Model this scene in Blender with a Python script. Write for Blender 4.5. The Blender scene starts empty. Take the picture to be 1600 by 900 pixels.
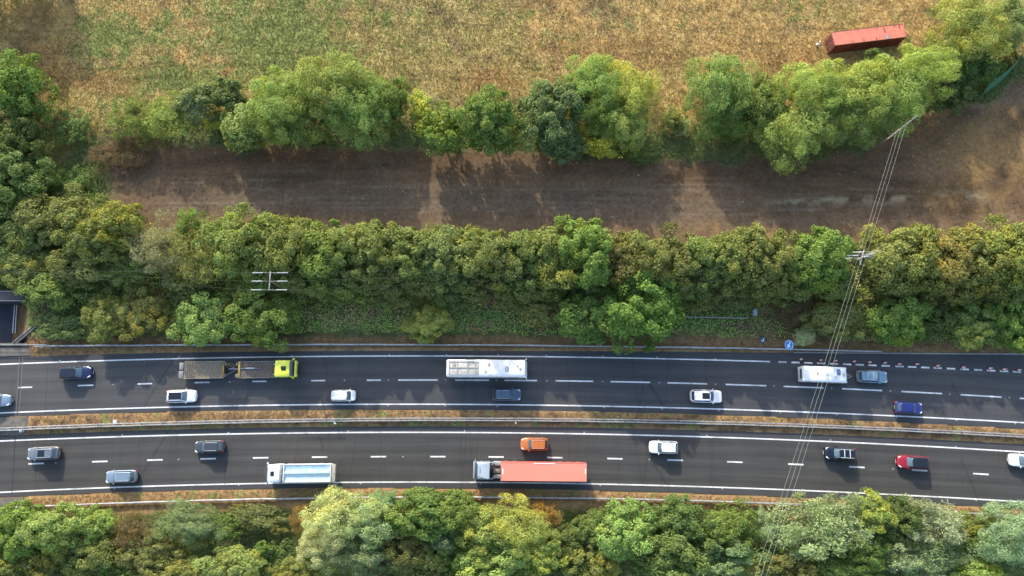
import bpy, bmesh, math, random
import numpy as np
from mathutils import Vector, Matrix
R = math.radians
SC = bpy.context.scene
COL = SC.collection
# ---------------------------------------------------------------- camera, sky, sun, exposure
CAM_H, TILT, FPX = 101.0, R(11.0), 1040.0            # a drone 101 m up, tipped 11 degrees off the plumb line
cd = bpy.data.cameras.new('camera'); cam = bpy.data.objects.new('camera', cd); COL.objects.link(cam)
cam.location = (0, 0, CAM_H); cam.rotation_euler = (TILT, 0, 0)
cd.sensor_width = 36.0; cd.lens = FPX / 1600 * 36.0; cd.clip_end = 5000; cd.clip_start = 0.5
SC.camera = cam
SUN_EL = R(25.0); sdx, sdy = 0.33, -1.0              # direction the shadows run over the ground
n_ = math.hypot(sdx, sdy); sdx /= n_; sdy /= n_
ldir = Vector((sdx * math.cos(SUN_EL), sdy * math.cos(SUN_EL), -math.sin(SUN_EL)))
w = bpy.data.worlds.new('World'); SC.world = w; w.use_nodes = True
nt = w.node_tree; bg = nt.nodes['Background']; sky = nt.nodes.new('ShaderNodeTexSky')
sky.sky_type = 'NISHITA'; sky.sun_disc = False; sky.sun_elevation = SUN_EL
sky.sun_rotation = math.atan2(-sdx, -sdy); sky.air_density = 1.0; sky.dust_density = 2.0
nt.links.new(sky.outputs[0], bg.inputs[0]); bg.inputs[1].default_value = 0.15
sl = bpy.data.lights.new('sun', 'SUN'); so = bpy.data.objects.new('sun', sl); COL.objects.link(so)
sl.energy = 2.0; sl.angle = R(0.6); sl.color = (1.0, 0.92, 0.78)
so.rotation_euler = ldir.to_track_quat('-Z', 'Y').to_euler(); so.location = (-30, 90, 60)
SC.view_settings.view_transform = 'Standard'; SC.view_settings.look = 'None'
SC.view_settings.gamma = 1.0; SC.view_settings.exposure = 1.5; SC.view_settings.use_curve_mapping = False
SC.cycles.max_bounces = 6; SC.cycles.diffuse_bounces = 3; SC.cycles.transparent_max_bounces = 6
# ---------------------------------------------------------------- surveying: where a sighted point lies on the ground
CT, ST = math.cos(TILT), math.sin(TILT)
def G(px, py, z=0.0):
    u, v = px - 800.0, 450.0 - py
    dy = v * CT + FPX * ST; dz = v * ST - FPX * CT
    t = (z - CAM_H) / dz
    return Vector((u * t, dy * t, z))
def scale_at(px, py, z=0.0):
    p = G(px, py, z); return FPX / ((CAM_H - z) * CT + p.y * ST)      # pixels per metre there
def P(x, y, z=0.0):                                   # numpy inverse of G
    dz = z - CAM_H
    vy = y * CT + dz * ST; vz = -(-y * ST + dz * CT)
    return 800 + FPX * x / vz, 450 - FPX * vy / vz
rng = np.random.default_rng(7); random.seed(7)
# ---------------------------------------------------------------- helpers
def tag(o, label=None, cat=None, group=None, kind=None):
    if label: o['label'] = label
    if cat: o['category'] = cat
    if group: o['group'] = group
    if kind: o['kind'] = kind
    return o
def empty(name, loc, rz=0.0, label=None, cat=None, group=None):
    o = bpy.data.objects.new(name, None); COL.objects.link(o); o.location = loc; o.rotation_euler = (0, 0, rz)
    o.empty_display_size = 0.3
    return tag(o, label, cat, group)
def link_mesh(name, me, mat=None, parent=None):
    o = bpy.data.objects.new(name, me); COL.objects.link(o)
    if mat is not None: me.materials.append(mat)
    if parent is not None: o.parent = parent
    return o
def np_mesh(name, V, F, smooth=False, colors=None, cname='col'):
    """V (n,3), F (m,k) all faces with k corners"""
    me = bpy.data.meshes.new(name); V = np.asarray(V, np.float32); F = np.asarray(F, np.int32)
    me.vertices.add(len(V)); me.vertices.foreach_set('co', V.ravel())
    m, k = F.shape
    me.loops.add(m * k); me.loops.foreach_set('vertex_index', F.ravel())
    me.polygons.add(m); me.polygons.foreach_set('loop_start', np.arange(0, m * k, k, dtype=np.int32))
    me.update(calc_edges=True)
    if smooth: me.polygons.foreach_set('use_smooth', np.ones(m, bool))
    if colors is not None:
        a = me.color_attributes.new(cname, 'FLOAT_COLOR', 'POINT')
        c = np.ones((len(V), 4), np.float32); c[:, :3] = colors; a.data.foreach_set('color', c.ravel())
    me.validate(); return me
class MB:
    """collects shapes, then links them as one mesh object"""
    def __init__(s): s.bm = bmesh.new()
    def box(s, c, d, bev=0.0, rz=0.0, seg=2, ry=0.0, rx=0.0):
        r = bmesh.ops.create_cube(s.bm, size=1.0)
        vs = r['verts']
        bmesh.ops.scale(s.bm, vec=d, verts=vs)
        if bev > 0:
            es = list({e for v in vs for e in v.link_edges})
            q = bmesh.ops.bevel(s.bm, geom=es, offset=bev, segments=seg, affect='EDGES', profile=0.5)
            vs = list({v for f in q['faces'] for v in f.verts} | {v for v in vs if v.is_valid})
        M = Matrix.Translation(c) @ Matrix.Rotation(rz, 4, 'Z') @ Matrix.Rotation(ry, 4, 'Y') @ Matrix.Rotation(rx, 4, 'X')
        bmesh.ops.transform(s.bm, matrix=M, verts=vs); return s
    def tube(s, pts, rad, n=8, cap=True):
        pts = [Vector(p) for p in pts]; rad = rad if isinstance(rad, (list, tuple)) else [rad] * len(pts); rings = []
        for i, p in enumerate(pts):
            t = (pts[min(i + 1, len(pts) - 1)] - pts[max(i - 1, 0)]).normalized()
            a = Vector((0, 0, 1)) if abs(t.z) < 0.9 else Vector((1, 0, 0))
            b = t.cross(a).normalized(); c = t.cross(b)
            rings.append([s.bm.verts.new(p + (b * math.cos(k * math.tau / n) + c * math.sin(k * math.tau / n)) * rad[i]) for k in range(n)])
        for i in range(len(rings) - 1):
            for k in range(n):
                s.bm.faces.new((rings[i][k], rings[i][(k + 1) % n], rings[i + 1][(k + 1) % n], rings[i + 1][k]))
        if cap:
            s.bm.faces.new(rings[0][::-1]); s.bm.faces.new(rings[-1])
        return s
    def grid(s, rows, closed=False, caps=False):
        V = [[s.bm.verts.new(p) for p in r] for r in rows]; n = len(V[0])
        for i in range(len(V) - 1):
            for k in range(n if closed else n - 1):
                k2 = (k + 1) % n
                try: s.bm.faces.new((V[i][k], V[i][k2], V[i + 1][k2], V[i + 1][k]))
                except ValueError: pass
        if caps:
            for r in (V[0][::-1], V[-1]):
                try: s.bm.faces.new(r)
                except ValueError: pass
        return s
    def poly(s, pts, thick):
        """flat polygon in its plane made `thick` deep along -Z"""
        a = [s.bm.verts.new(p) for p in pts]; b = [s.bm.verts.new(Vector(p) - Vector((0, 0, thick))) for p in pts]
        s.bm.faces.new(a); s.bm.faces.new(b[::-1]); n = len(a)
        for k in range(n): s.bm.faces.new((a[k], b[k], b[(k + 1) % n], a[(k + 1) % n]))
        return s
    def build(s, name, mat, parent=None, smooth=True, angle=40, thick=0.0):
        bmesh.ops.recalc_face_normals(s.bm, faces=s.bm.faces)
        if thick:
            bmesh.ops.solidify(s.bm, geom=s.bm.faces[:], thickness=thick)
        if smooth:
            for f in s.bm.faces: f.smooth = True
            for e in s.bm.edges:
                if len(e.link_faces) == 2 and e.calc_face_angle(0) > R(angle): e.smooth = False
        me = bpy.data.meshes.new(name); s.bm.to_mesh(me); s.bm.free()
        return link_mesh(name, me, mat, parent)
def copy_tree(o, parent=None):
    c = o.copy(); COL.objects.link(c); c.parent = parent
    for ch in list(o.children): copy_tree(ch, c)
    return c
# ---------------------------------------------------------------- materials
def mat(name, col, rough=0.6, metal=0.0, coat=0.0, var=0.12, scale=3.0, spec=0.5, bump=0.0, col2=None):
    m = bpy.data.materials.new(name); m.use_nodes = True; t = m.node_tree; b = t.nodes['Principled BSDF']
    b.inputs['Roughness'].default_value = rough; b.inputs['Metallic'].default_value = metal
    b.inputs['Coat Weight'].default_value = coat; b.inputs['Coat Roughness'].default_value = 0.08
    b.inputs['Specular IOR Level'].default_value = spec
    tc = t.nodes.new('ShaderNodeTexCoord'); n = t.nodes.new('ShaderNodeTexNoise')
    n.inputs['Scale'].default_value = scale; n.inputs['Detail'].default_value = 5
    t.links.new(tc.outputs['Object'], n.inputs['Vector'])
    r = t.nodes.new('ShaderNodeValToRGB'); c2 = col2 if col2 else tuple(c * (1 - 2 * var) for c in col)
    r.color_ramp.elements[0].color = (*c2, 1); r.color_ramp.elements[0].position = 0.3
    r.color_ramp.elements[1].color = (*col, 1); r.color_ramp.elements[1].position = 0.62
    t.links.new(n.outputs[0], r.inputs[0]); t.links.new(r.outputs[0], b.inputs['Base Color'])
    if bump:
        bp = t.nodes.new('ShaderNodeBump'); bp.inputs['Strength'].default_value = bump; bp.inputs['Distance'].default_value = 0.05
        t.links.new(n.outputs[0], bp.inputs['Height']); t.links.new(bp.outputs[0], b.inputs['Normal'])
    return m
def attr_mat(name, rough=0.9, nscale=8.0, lo=0.7, hi=1.3, bump=0.3, bdist=0.1, sxy=(1, 1, 1), transl=0.0):
    m = bpy.data.materials.new(name); m.use_nodes = True; t = m.node_tree; b = t.nodes['Principled BSDF']
    b.inputs['Roughness'].default_value = rough; b.inputs['Specular IOR Level'].default_value = 0.2
    a = t.nodes.new('ShaderNodeVertexColor'); a.layer_name = 'col'
    tc = t.nodes.new('ShaderNodeTexCoord'); mp = t.nodes.new('ShaderNodeMapping'); mp.inputs['Scale'].default_value = sxy
    n = t.nodes.new('ShaderNodeTexNoise'); n.inputs['Scale'].default_value = nscale; n.inputs['Detail'].default_value = 6
    n.inputs['Roughness'].default_value = 0.7
    t.links.new(tc.outputs['Object'], mp.inputs[0]); t.links.new(mp.outputs[0], n.inputs['Vector'])
    mr = t.nodes.new('ShaderNodeMapRange'); mr.inputs[1].default_value = 0.3; mr.inputs[2].default_value = 0.7
    mr.inputs[3].default_value = lo; mr.inputs[4].default_value = hi
    t.links.new(n.outputs[0], mr.inputs[0])
    mx = t.nodes.new('ShaderNodeVectorMath'); mx.operation = 'SCALE'
    t.links.new(a.outputs[0], mx.inputs[0]); t.links.new(mr.outputs[0], mx.inputs['Scale'])
    t.links.new(mx.outputs[0], b.inputs['Base Color'])
    if bump:
        bp = t.nodes.new('ShaderNodeBump'); bp.inputs['Strength'].default_value = bump; bp.inputs['Distance'].default_value = bdist
        t.links.new(n.outputs[0], bp.inputs['Height']); t.links.new(bp.outputs[0], b.inputs['Normal'])
    if transl:
        tr = t.nodes.new('ShaderNodeBsdfTranslucent'); ms = t.nodes.new('ShaderNodeMixShader'); ms.inputs[0].default_value = transl
        t.links.new(mx.outputs[0], tr.inputs[0]); o = t.nodes['Material Output']
        t.links.new(b.outputs[0], ms.inputs[1]); t.links.new(tr.outputs[0], ms.inputs[2]); t.links.new(ms.outputs[0], o.inputs[0])
    return m
def leaf_mat():
    m = bpy.data.materials.new('foliage'); m.use_nodes = True; t = m.node_tree; N = t.nodes; L = t.links
    b = N['Principled BSDF']; b.inputs['Roughness'].default_value = 0.6; b.inputs['Specular IOR Level'].default_value = 0.10
    oi = N.new('ShaderNodeObjectInfo'); a = N.new('ShaderNodeVertexColor'); a.layer_name = 'tint'
    sp = N.new('ShaderNodeSeparateColor'); L.new(a.outputs[0], sp.inputs[0])
    # per-clump value
    mr = N.new('ShaderNodeMapRange'); mr.inputs[3].default_value = 0.88; mr.inputs[4].default_value = 1.50
    L.new(sp.outputs[0], mr.inputs[0])
    s1 = N.new('ShaderNodeVectorMath'); s1.operation = 'SCALE'; L.new(oi.outputs['Color'], s1.inputs[0]); L.new(mr.outputs[0], s1.inputs['Scale'])
    # turning clumps: share given by the tree's own alpha
    th = N.new('ShaderNodeMath'); th.operation = 'SUBTRACT'; L.new(oi.outputs['Alpha'], th.inputs[0]); L.new(sp.outputs[1], th.inputs[1])
    cl = N.new('ShaderNodeMapRange'); cl.inputs[1].default_value = -0.08; cl.inputs[2].default_value = 0.12; L.new(th.outputs[0], cl.inputs[0])
    yl = N.new('ShaderNodeVectorMath'); yl.operation = 'MULTIPLY'; yl.inputs[1].default_value = (1.28, 1.10, 0.80); L.new(s1.outputs[0], yl.inputs[0])
    mx = N.new('ShaderNodeMix'); mx.data_type = 'RGBA'; L.new(cl.outputs[0], mx.inputs[0]); L.new(s1.outputs[0], mx.inputs[6]); L.new(yl.outputs[0], mx.inputs[7])
    # per-leaf spread
    m2 = N.new('ShaderNodeMapRange'); m2.inputs[3].default_value = 0.75; m2.inputs[4].default_value = 1.3; L.new(sp.outputs[2], m2.inputs[0])
    s2 = N.new('ShaderNodeVectorMath'); s2.operation = 'SCALE'; L.new(mx.outputs[2], s2.inputs[0]); L.new(m2.outputs[0], s2.inputs['Scale'])
    L.new(s2.outputs[0], b.inputs['Base Color'])
    tr = N.new('ShaderNodeBsdfTranslucent'); tm = N.new('ShaderNodeVectorMath'); tm.operation = 'MULTIPLY'; tm.inputs[1].default_value = (1.15, 1.2, 0.6)
    L.new(s2.outputs[0], tm.inputs[0]); L.new(tm.outputs[0], tr.inputs[0])
    ms = N.new('ShaderNodeMixShader'); ms.inputs[0].default_value = 0.36
    L.new(b.outputs[0], ms.inputs[1]); L.new(tr.outputs[0], ms.inputs[2]); L.new(ms.outputs[0], N['Material Output'].inputs[0])
    return m
def asphalt(name, c0, c1, wear):
    m = bpy.data.materials.new(name); m.use_nodes = True; t = m.node_tree; N = t.nodes; L = t.links
    b = N['Principled BSDF']; b.inputs['Roughness'].default_value = 0.85; b.inputs['Specular IOR Level'].default_value = 0.35
    uv = N.new('ShaderNodeUVMap'); uv.uv_map = 'road'
    mp = N.new('ShaderNodeMapping'); mp.inputs['Scale'].default_value = (0.03, 1.1, 1); L.new(uv.outputs[0], mp.inputs[0])
    n1 = N.new('ShaderNodeTexNoise'); n1.inputs['Scale'].default_value = 2.0; n1.inputs['Detail'].default_value = 4; L.new(mp.outputs[0], n1.inputs[0])
    n2 = N.new('ShaderNodeTexNoise'); n2.inputs['Scale'].default_value = 14.0; n2.inputs['Detail'].default_value = 6; n2.inputs['Roughness'].default_value = 0.8; L.new(uv.outputs[0], n2.inputs[0])
    n3 = N.new('ShaderNodeTexNoise'); n3.inputs['Scale'].default_value = 0.25; n3.inputs['Detail'].default_value = 5; L.new(uv.outputs[0], n3.inputs[0])
    sx = N.new('ShaderNodeSeparateXYZ'); L.new(uv.outputs[0], sx.inputs[0])
    # wheel paths: four worn bands over the two lanes
    k = N.new('ShaderNodeMath'); k.operation = 'MULTIPLY'; k.inputs[1].default_value = math.tau / 1.82; L.new(sx.outputs[1], k.inputs[0])
    c = N.new('ShaderNodeMath'); c.operation = 'COSINE'; L.new(k.outputs[0], c.inputs[0])
    w1 = N.new('ShaderNodeMath'); w1.operation = 'MULTIPLY_ADD'; w1.inputs[1].default_value = wear; w1.inputs[2].default_value = 0.0; L.new(c.outputs[0], w1.inputs[0])
    a1 = N.new('ShaderNodeMath'); a1.operation = 'MULTIPLY_ADD'; a1.inputs[1].default_value = 0.55; L.new(n1.outputs[0], a1.inputs[0]); L.new(w1.outputs[0], a1.inputs[2])
    a2 = N.new('ShaderNodeMath'); a2.operation = 'MULTIPLY_ADD'; a2.inputs[1].default_value = 0.35; L.new(n2.outputs[0], a2.inputs[0]); L.new(a1.outputs[0], a2.inputs[2])
    a3 = N.new('ShaderNodeMath'); a3.operation = 'MULTIPLY_ADD'; a3.inputs[1].default_value = 0.35; L.new(n3.outputs[0], a3.inputs[0]); L.new(a2.outputs[0], a3.inputs[2])
    r = N.new('ShaderNodeValToRGB'); r.color_ramp.elements[0].position = 0.35; r.color_ramp.elements[1].position = 0.9
    r.color_ramp.elements[0].color = (*c0, 1); r.color_ramp.elements[1].color = (*c1, 1)
    L.new(a3.outputs[0], r.inputs[0])
    # fine transverse cracks
    mp2 = N.new('ShaderNodeMapping'); mp2.inputs['Scale'].default_value = (1.0, 0.06, 1); L.new(uv.outputs[0], mp2.inputs[0])
    vo = N.new('ShaderNodeTexVoronoi'); vo.feature = 'DISTANCE_TO_EDGE'; vo.inputs['Scale'].default_value = 0.16; L.new(mp2.outputs[0], vo.inputs[0])
    lt = N.new('ShaderNodeMapRange'); lt.inputs[1].default_value = 0.0; lt.inputs[2].default_value = 0.006; lt.inputs[3].default_value = 0.72; lt.inputs[4].default_value = 1.0
    L.new(vo.outputs['Distance'], lt.inputs[0])
    sc = N.new('ShaderNodeVectorMath'); sc.operation = 'SCALE'; L.new(r.outputs[0], sc.inputs[0]); L.new(lt.outputs[0], sc.inputs['Scale'])
    L.new(sc.outputs[0], b.inputs['Base Color'])
    bp = N.new('ShaderNodeBump'); bp.inputs['Strength'].default_value = 0.25; bp.inputs['Distance'].default_value = 0.01
    L.new(n2.outputs[0], bp.inputs['Height']); L.new(bp.outputs[0], b.inputs['Normal'])
    return m
M = {}
M['ground'] = attr_mat('soil_and_turf', nscale=1.6, lo=0.66, hi=1.32, bump=0.5, bdist=0.15)
M['tuft'] = attr_mat('grass_blades', nscale=0.6, lo=0.8, hi=1.2, bump=0, transl=0.2)
M['leaf'] = leaf_mat()
M['bark'] = mat('bark', (0.16, 0.12, 0.085), 0.9, scale=6, bump=0.4)
M['asphalt_new'] = asphalt('asphalt_upper', (0.042, 0.043, 0.045), (0.086, 0.086, 0.085), 0.07)
M['asphalt_old'] = asphalt('asphalt_lower', (0.032, 0.032, 0.031), (0.074, 0.073, 0.068), 0.08)
M['asphalt_edge'] = asphalt('asphalt_margin', (0.040, 0.042, 0.045), (0.070, 0.071, 0.072), 0.0)
M['line'] = mat('road_paint', (0.78, 0.78, 0.76), 0.6, var=0.14, scale=2.5)
M['line_worn'] = mat('road_paint_worn', (0.66, 0.66, 0.64), 0.7, var=0.22, scale=3.5)
M['tar'] = mat('joint_tar', (0.022, 0.022, 0.024), 0.7)
M['galv'] = mat('galvanised_steel', (0.42, 0.43, 0.43), 0.45, metal=0.35, var=0.2, scale=1.5)
M['galv_dull'] = mat('weathered_steel', (0.30, 0.30, 0.29), 0.6, metal=0.3, var=0.2)
M['concrete'] = mat('concrete', (0.15, 0.135, 0.115), 0.9, var=0.22, scale=1.6, bump=0.3)
M['wood'] = mat('pole_wood', (0.17, 0.12, 0.08), 0.85, scale=4)
M['porcelain'] = mat('insulator_glaze', (0.42, 0.45, 0.43), 0.3, var=0.05)
M['wire_dark'] = mat('old_conductor', (0.10, 0.11, 0.10), 0.6, var=0.05)
M['wire'] = mat('conductor', (0.42, 0.44, 0.38), 0.5, metal=0.2, var=0.05)
M['windscreen'] = mat('windscreen_sky_tint', (0.085, 0.13, 0.17), 0.08, var=0.1, spec=0.9, coat=0.4)  # glass with the sky's pale blue reflection put into its base colour
M['glass'] = mat('tinted_glass', (0.035, 0.05, 0.065), 0.06, var=0.1, spec=0.9, coat=0.3)
M['glass_black'] = mat('roof_glass', (0.012, 0.014, 0.02), 0.07, var=0.1, spec=0.7)
M['rubber'] = mat('tyre_rubber', (0.02, 0.02, 0.02), 0.85)
M['rim'] = mat('alloy_wheel', (0.45, 0.46, 0.48), 0.35, metal=0.8, var=0.05)
M['black'] = mat('black_plastic', (0.025, 0.026, 0.028), 0.55)
M['lamp'] = mat('headlight_lens', (0.75, 0.78, 0.82), 0.12, var=0.08)
M['red_lens'] = mat('tail_lens', (0.42, 0.02, 0.02), 0.2)
M['plate_white'] = mat('plate_white', (0.75, 0.75, 0.72), 0.4)
M['plate_yellow'] = mat('plate_yellow', (0.75, 0.58, 0.08), 0.4)
M['silver'] = mat('silver_trim', (0.62, 0.64, 0.66), 0.3, metal=0.6, var=0.05)
M['white_panel'] = mat('white_panel', (0.80, 0.81, 0.80), 0.4, var=0.04, scale=1.2)
def wear(m, amount):
    t = m.node_tree; N = t.nodes; L = t.links; b = N['Principled BSDF']; src = b.inputs['Base Color'].links[0].from_socket
    tc = N.new('ShaderNodeTexCoord'); n = N.new('ShaderNodeTexNoise'); n.inputs['Scale'].default_value = 7.0; n.inputs['Detail'].default_value = 8; n.inputs['Roughness'].default_value = 0.75
    n2 = N.new('ShaderNodeTexNoise'); n2.inputs['Scale'].default_value = 0.35; L.new(tc.outputs['Object'], n2.inputs[0])
    L.new(tc.outputs['Object'], n.inputs[0]); ad = N.new('ShaderNodeMath'); ad.operation = 'ADD'; L.new(n.outputs[0], ad.inputs[0]); L.new(n2.outputs[0], ad.inputs[1])
    r = N.new('ShaderNodeMapRange'); r.inputs[1].default_value = 1.02; r.inputs[2].default_value = 1.25; r.inputs[4].default_value = amount; L.new(ad.outputs[0], r.inputs[0])
    mx = N.new('ShaderNodeMix'); mx.data_type = 'RGBA'; L.new(r.outputs[0], mx.inputs[0]); L.new(src, mx.inputs[6]); mx.inputs[7].default_value = (.09, .09, .09, 1); L.new(mx.outputs[2], b.inputs['Base Color'])
wear(M['line'], .55); wear(M['line_worn'], .8)
def paint(name, c, metal=0.25, var=0.04): return mat(name, c, 0.33, metal=metal, coat=0.7, var=var, scale=1.5)
# ---------------------------------------------------------------- curves of the motorway (fitted in metres)
def curve(pts, deg=3, z=0.0):
    W = [G(x, y, z) for x, y in pts]
    c = np.polyfit([p.x for p in W], [p.y for p in W], deg)
    d = np.polyder(c); lo, hi = -88.0, 88.0
    def f(X):
        X = np.asarray(X, float); Xc = np.clip(X, lo, hi)
        return np.polyval(c, Xc) + np.polyval(d, Xc) * (X - Xc)
    return f
def pl(s): return [tuple(map(float, q.split(','))) for q in s.split()]
C = dict(
 ua=curve(pl('30,557 200,553 400,550 600,548 800,547 1000,550 1200,552 1400,552.5 1600,554')),
 ul=curve(pl('0,569.5 100,565 200,562.5 300,560 400,558.5 500,556.5 600,556 700,556 800,557 900,558.5 1000,560 1100,562 1200,565 1300,568 1400,572 1500,577 1590,581')),
 uc=curve(pl('39,605 134,602 227,599.5 315,598 405,597 497,595 584,594 653,593.5 740,593 810,594 897,595 985,597 1074,599 1165,602 1255,605.5 1346,609 1438,613 1530,618')),
 ub=curve(pl('0,644.5 100,641.5 200,638.5 300,636 400,633.5 500,632.5 600,631 700,631 800,632 900,633.5 1000,636 1100,639 1200,642 1300,646 1400,650 1500,655 1600,660')),
 uz=curve(pl('0,651 200,645 400,641.5 600,639.5 800,640 1000,645 1200,651 1400,660 1600,670')),
 md=curve(pl('0,670 100,667 200,664 300,661 400,659 500,656.5 600,655 700,654.5 800,655 900,656 1000,657.5 1100,660.5 1200,664 1300,667.5 1400,671 1500,675.5 1600,681'), z=0.6),
 la=curve(pl('0,681 150,675.5 400,669 600,666 800,666 1000,670 1200,676 1400,684.5 1600,694.5')),
 ll=curve(pl('0,688 100,685.5 200,683 300,680 400,678 500,676 600,675 700,675 800,675.5 900,677 1000,680 1100,683 1200,686.5 1300,691 1400,695 1500,700 1600,706')),
 lc=curve(pl('57,724 156,721.5 242,718.5 325,717 407,715.5 499,714.5 591,713.5 684,713.5 775,713.5 867,714.5 961,716.5 1055,719 1148,722 1243,726 1338,730 1435,735 1530,740')),
 lb=curve(pl('0,768 100,765 200,762 300,759 400,755.5 500,753.5 600,752.5 700,752.5 800,753.5 900,755.5 1000,758 1100,761 1200,764.5 1300,769 1400,773 1500,778 1600,784')),
 lz=curve(pl('50,774 200,769 400,764 600,762 800,763 1000,768 1200,775 1400,785 1600,795')),
 nb=curve(pl('0,541 100,540 200,540 400,539.5 600,538 700,538 800,538.5 900,540 1000,541.5 1100,544 1200,546 1300,547.5 1377,548'), z=0.6),
 sb=curve(pl('0,793 60,791 200,788 300,784.5 400,781 480,778.5 600,776.5 700,776 800,776.5 900,778 1000,781 1100,784 1200,787.5 1270,790 1420,797 1500,801 1570,805'), z=0.6),
)
XS = np.linspace(-150, 150, 401)
def strip(name, f0, f1, z, m, X=XS, rows=7, kind='structure'):
    v = []; uvs = []
    ts = np.linspace(0, 1, rows)
    y0, y1 = f0(X), f1(X); yc = C['uc'](X) if y0.mean() > C['md'](0) else C['lc'](X)
    for t in ts:
        y = y0 * (1 - t) + y1 * t
        v.append(np.stack([X, y, np.full_like(X, z)], 1)); uvs.append(np.stack([X, y - yc], 1))
    V = np.concatenate(v); U = np.concatenate(uvs); n = len(X)
    i = np.arange(n - 1)[None, :] + n * np.arange(rows - 1)[:, None]; i = i.ravel()
    F = np.stack([i, i + 1, i + n + 1, i + n], 1)
    if y1.mean() < y0.mean(): F = F[:, ::-1]
    me = np_mesh(name, V, F); ul = me.uv_layers.new(name='road')
    li = np.empty(len(me.loops), np.int32); me.loops.foreach_get('vertex_index', li)
    ul.data.foreach_set('uv', U[li].astype(np.float32).ravel())
    o = link_mesh(name, me, m); tag(o, kind=kind); return o
def off(f, d): return lambda X: f(X) + d
strip('road_upper', C['ua'], C['uz'], 0.000, M['asphalt_edge'])
strip('road_lower', C['la'], C['lz'], 0.000, M['asphalt_edge'])
strip('road_surface_upper', off(C['ul'], -0.1), off(C['ub'], 0.05), 0.005, M['asphalt_new'], rows=13)
strip('road_surface_lower', off(C['ll'], -0.1), off(C['lb'], 0.05), 0.005, M['asphalt_old'], rows=13)
def mark(name, f, xa, xb, wd, m, n=None, z=0.010):
    n = n or max(2, int((xb - xa) / 2.0) + 1); X = np.linspace(xa, xb, n)
    return strip(name, off(f, wd / 2), off(f, -wd / 2), z, m, X=X, rows=2)
xr = lambda px, py: G(px, py).x
mark('edge_line', C['ul'], -150, xr(1203, 565), 0.19, M['line'])
mark('edge_line', C['ub'], -150, 150, 0.19, M['line'])
mark('edge_line', C['ll'], -150, 150, 0.19, M['line'])
mark('edge_line', C['lb'], -150, 150, 0.19, M['line'])
for a, b in [(-64, -41), (28, 51), (122, 146), (215, 238), (304, 327), (394, 416), (486, 508), (573, 595), (622, 684), (711, 764), (788, 839), (868, 927),
             (954, 1016), (1043, 1105), (1134, 1197), (1224, 1286), (1315, 1377), (1407, 1470), (1499, 1562), (1590, 1655)]:
    mark('lane_line', C['uc'], xr(a, 600), xr(b, 600), 0.21, M['line'], n=3)
for c_ in [-40, 57, 156, 242, 325, 407, 499, 591, 684, 775, 867, 961, 1055, 1148, 1243, 1338, 1435, 1530, 1625]:
    mark('lane_line', C['lc'], xr(c_ - 12, 720), xr(c_ + 12, 720), 0.21, M['line'], n=2)
for k, c_ in enumerate([1223, 1243, 1263, 1283, 1303, 1323.5, 1343, 1363, 1383.5, 1405, 1424.5, 1445, 1464, 1485, 1506, 1527, 1547, 1567, 1587, 1608, 1629]):
    mark('lane_line', C['ul'], xr(c_ - 6.5, 568), xr(c_ + 6.5, 568), 0.24, M['line_worn'] if k % 3 == 0 else M['line'], n=2)
# joints
jb = MB()
def joint(x0, y0, x1, y1, wd=0.07, z=0.014):
    a, b = G(x0, y0), G(x1, y1)
    jb.grid([[(a.x - wd / 2, a.y, z), (a.x + wd / 2, a.y, z)], [(b.x - wd / 2, b.y, z), (b.x + wd / 2, b.y, z)]])
for x in (190, 268, 352, 596, 668, 903, 967, 1035, 1115, 1345, 1560): joint(x, C and 683, x - 1, 757, 0.045)
joint(24, 682, 18.5, 772, 0.13); joint(33, 557, 27, 650, 0.10)
o = jb.build('expansion_joint', M['tar'], smooth=False); tag(o, kind='structure')
jb = MB(); joint(30.5, 557, 25, 650, 0.13); joint(35.5, 557, 29.5, 650, 0.13); o = jb.build('expansion_joint', mat('joint_nosing', (.12, .115, .105), .8), smooth=False); tag(o, kind='structure')
# pale grey strip of kerb where the hard shoulder widens
kb = MB(); X = np.linspace(xr(1240, 551), 150, 40); yk = C['ua'](X)
kb.grid([[(x, y - 0.02, 0.0), (x, y + 0.0, 0.11), (x, y + 0.16, 0.11), (x, y + 0.18, -0.05)] for x, y in zip(X, yk)])
o = kb.build('kerb', mat('kerb_stone', (.34, .33, .30), .85, var=.2)); tag(o, kind='structure')
# ---------------------------------------------------------------- terrain
def vnoise(x, y, s, seed, octv=3):
    out = 0; amp = 1; tot = 0
    for k in range(octv):
        r = np.random.default_rng(seed * 31 + k).random((257, 257))
        u = x / s + 1000.3; v = y / s + 1000.7
        i = np.floor(u).astype(int); j = np.floor(v).astype(int); fu = u - i; fv = v - j
        fu = fu * fu * (3 - 2 * fu); fv = fv * fv * (3 - 2 * fv)
        i0, i1, j0, j1 = i % 257, (i + 1) % 257, j % 257, (j + 1) % 257
        out = out + amp * ((r[i0, j0] * (1 - fu) + r[i1, j0] * fu) * (1 - fv) + (r[i0, j1] * (1 - fu) + r[i1, j1] * fu) * fv)
        tot += amp; amp *= 0.55; s = s / 2.1
    return out / tot
def sm(a, b, v): t = np.clip((v - a) / (b - a), 0, 1); return t * t * (3 - 2 * t)
DT = np.array(pl('-400,420 60,370 150,262 250,228 700,235 1000,246 1300,250 1380,218 1450,172 1540,158 1600,125 1700,100 2100,-100'))
def dirt_mask(px, py):
    top = np.interp(px, DT[:, 0], DT[:, 1])
    nz = (vnoise(px, py, 40, 3) - 0.5) * 34
    return sm(-8, 8, py - top + nz) * sm(-12, 12, 392 - py + nz) * sm(-25, 25, px - 165 + nz)
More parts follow.
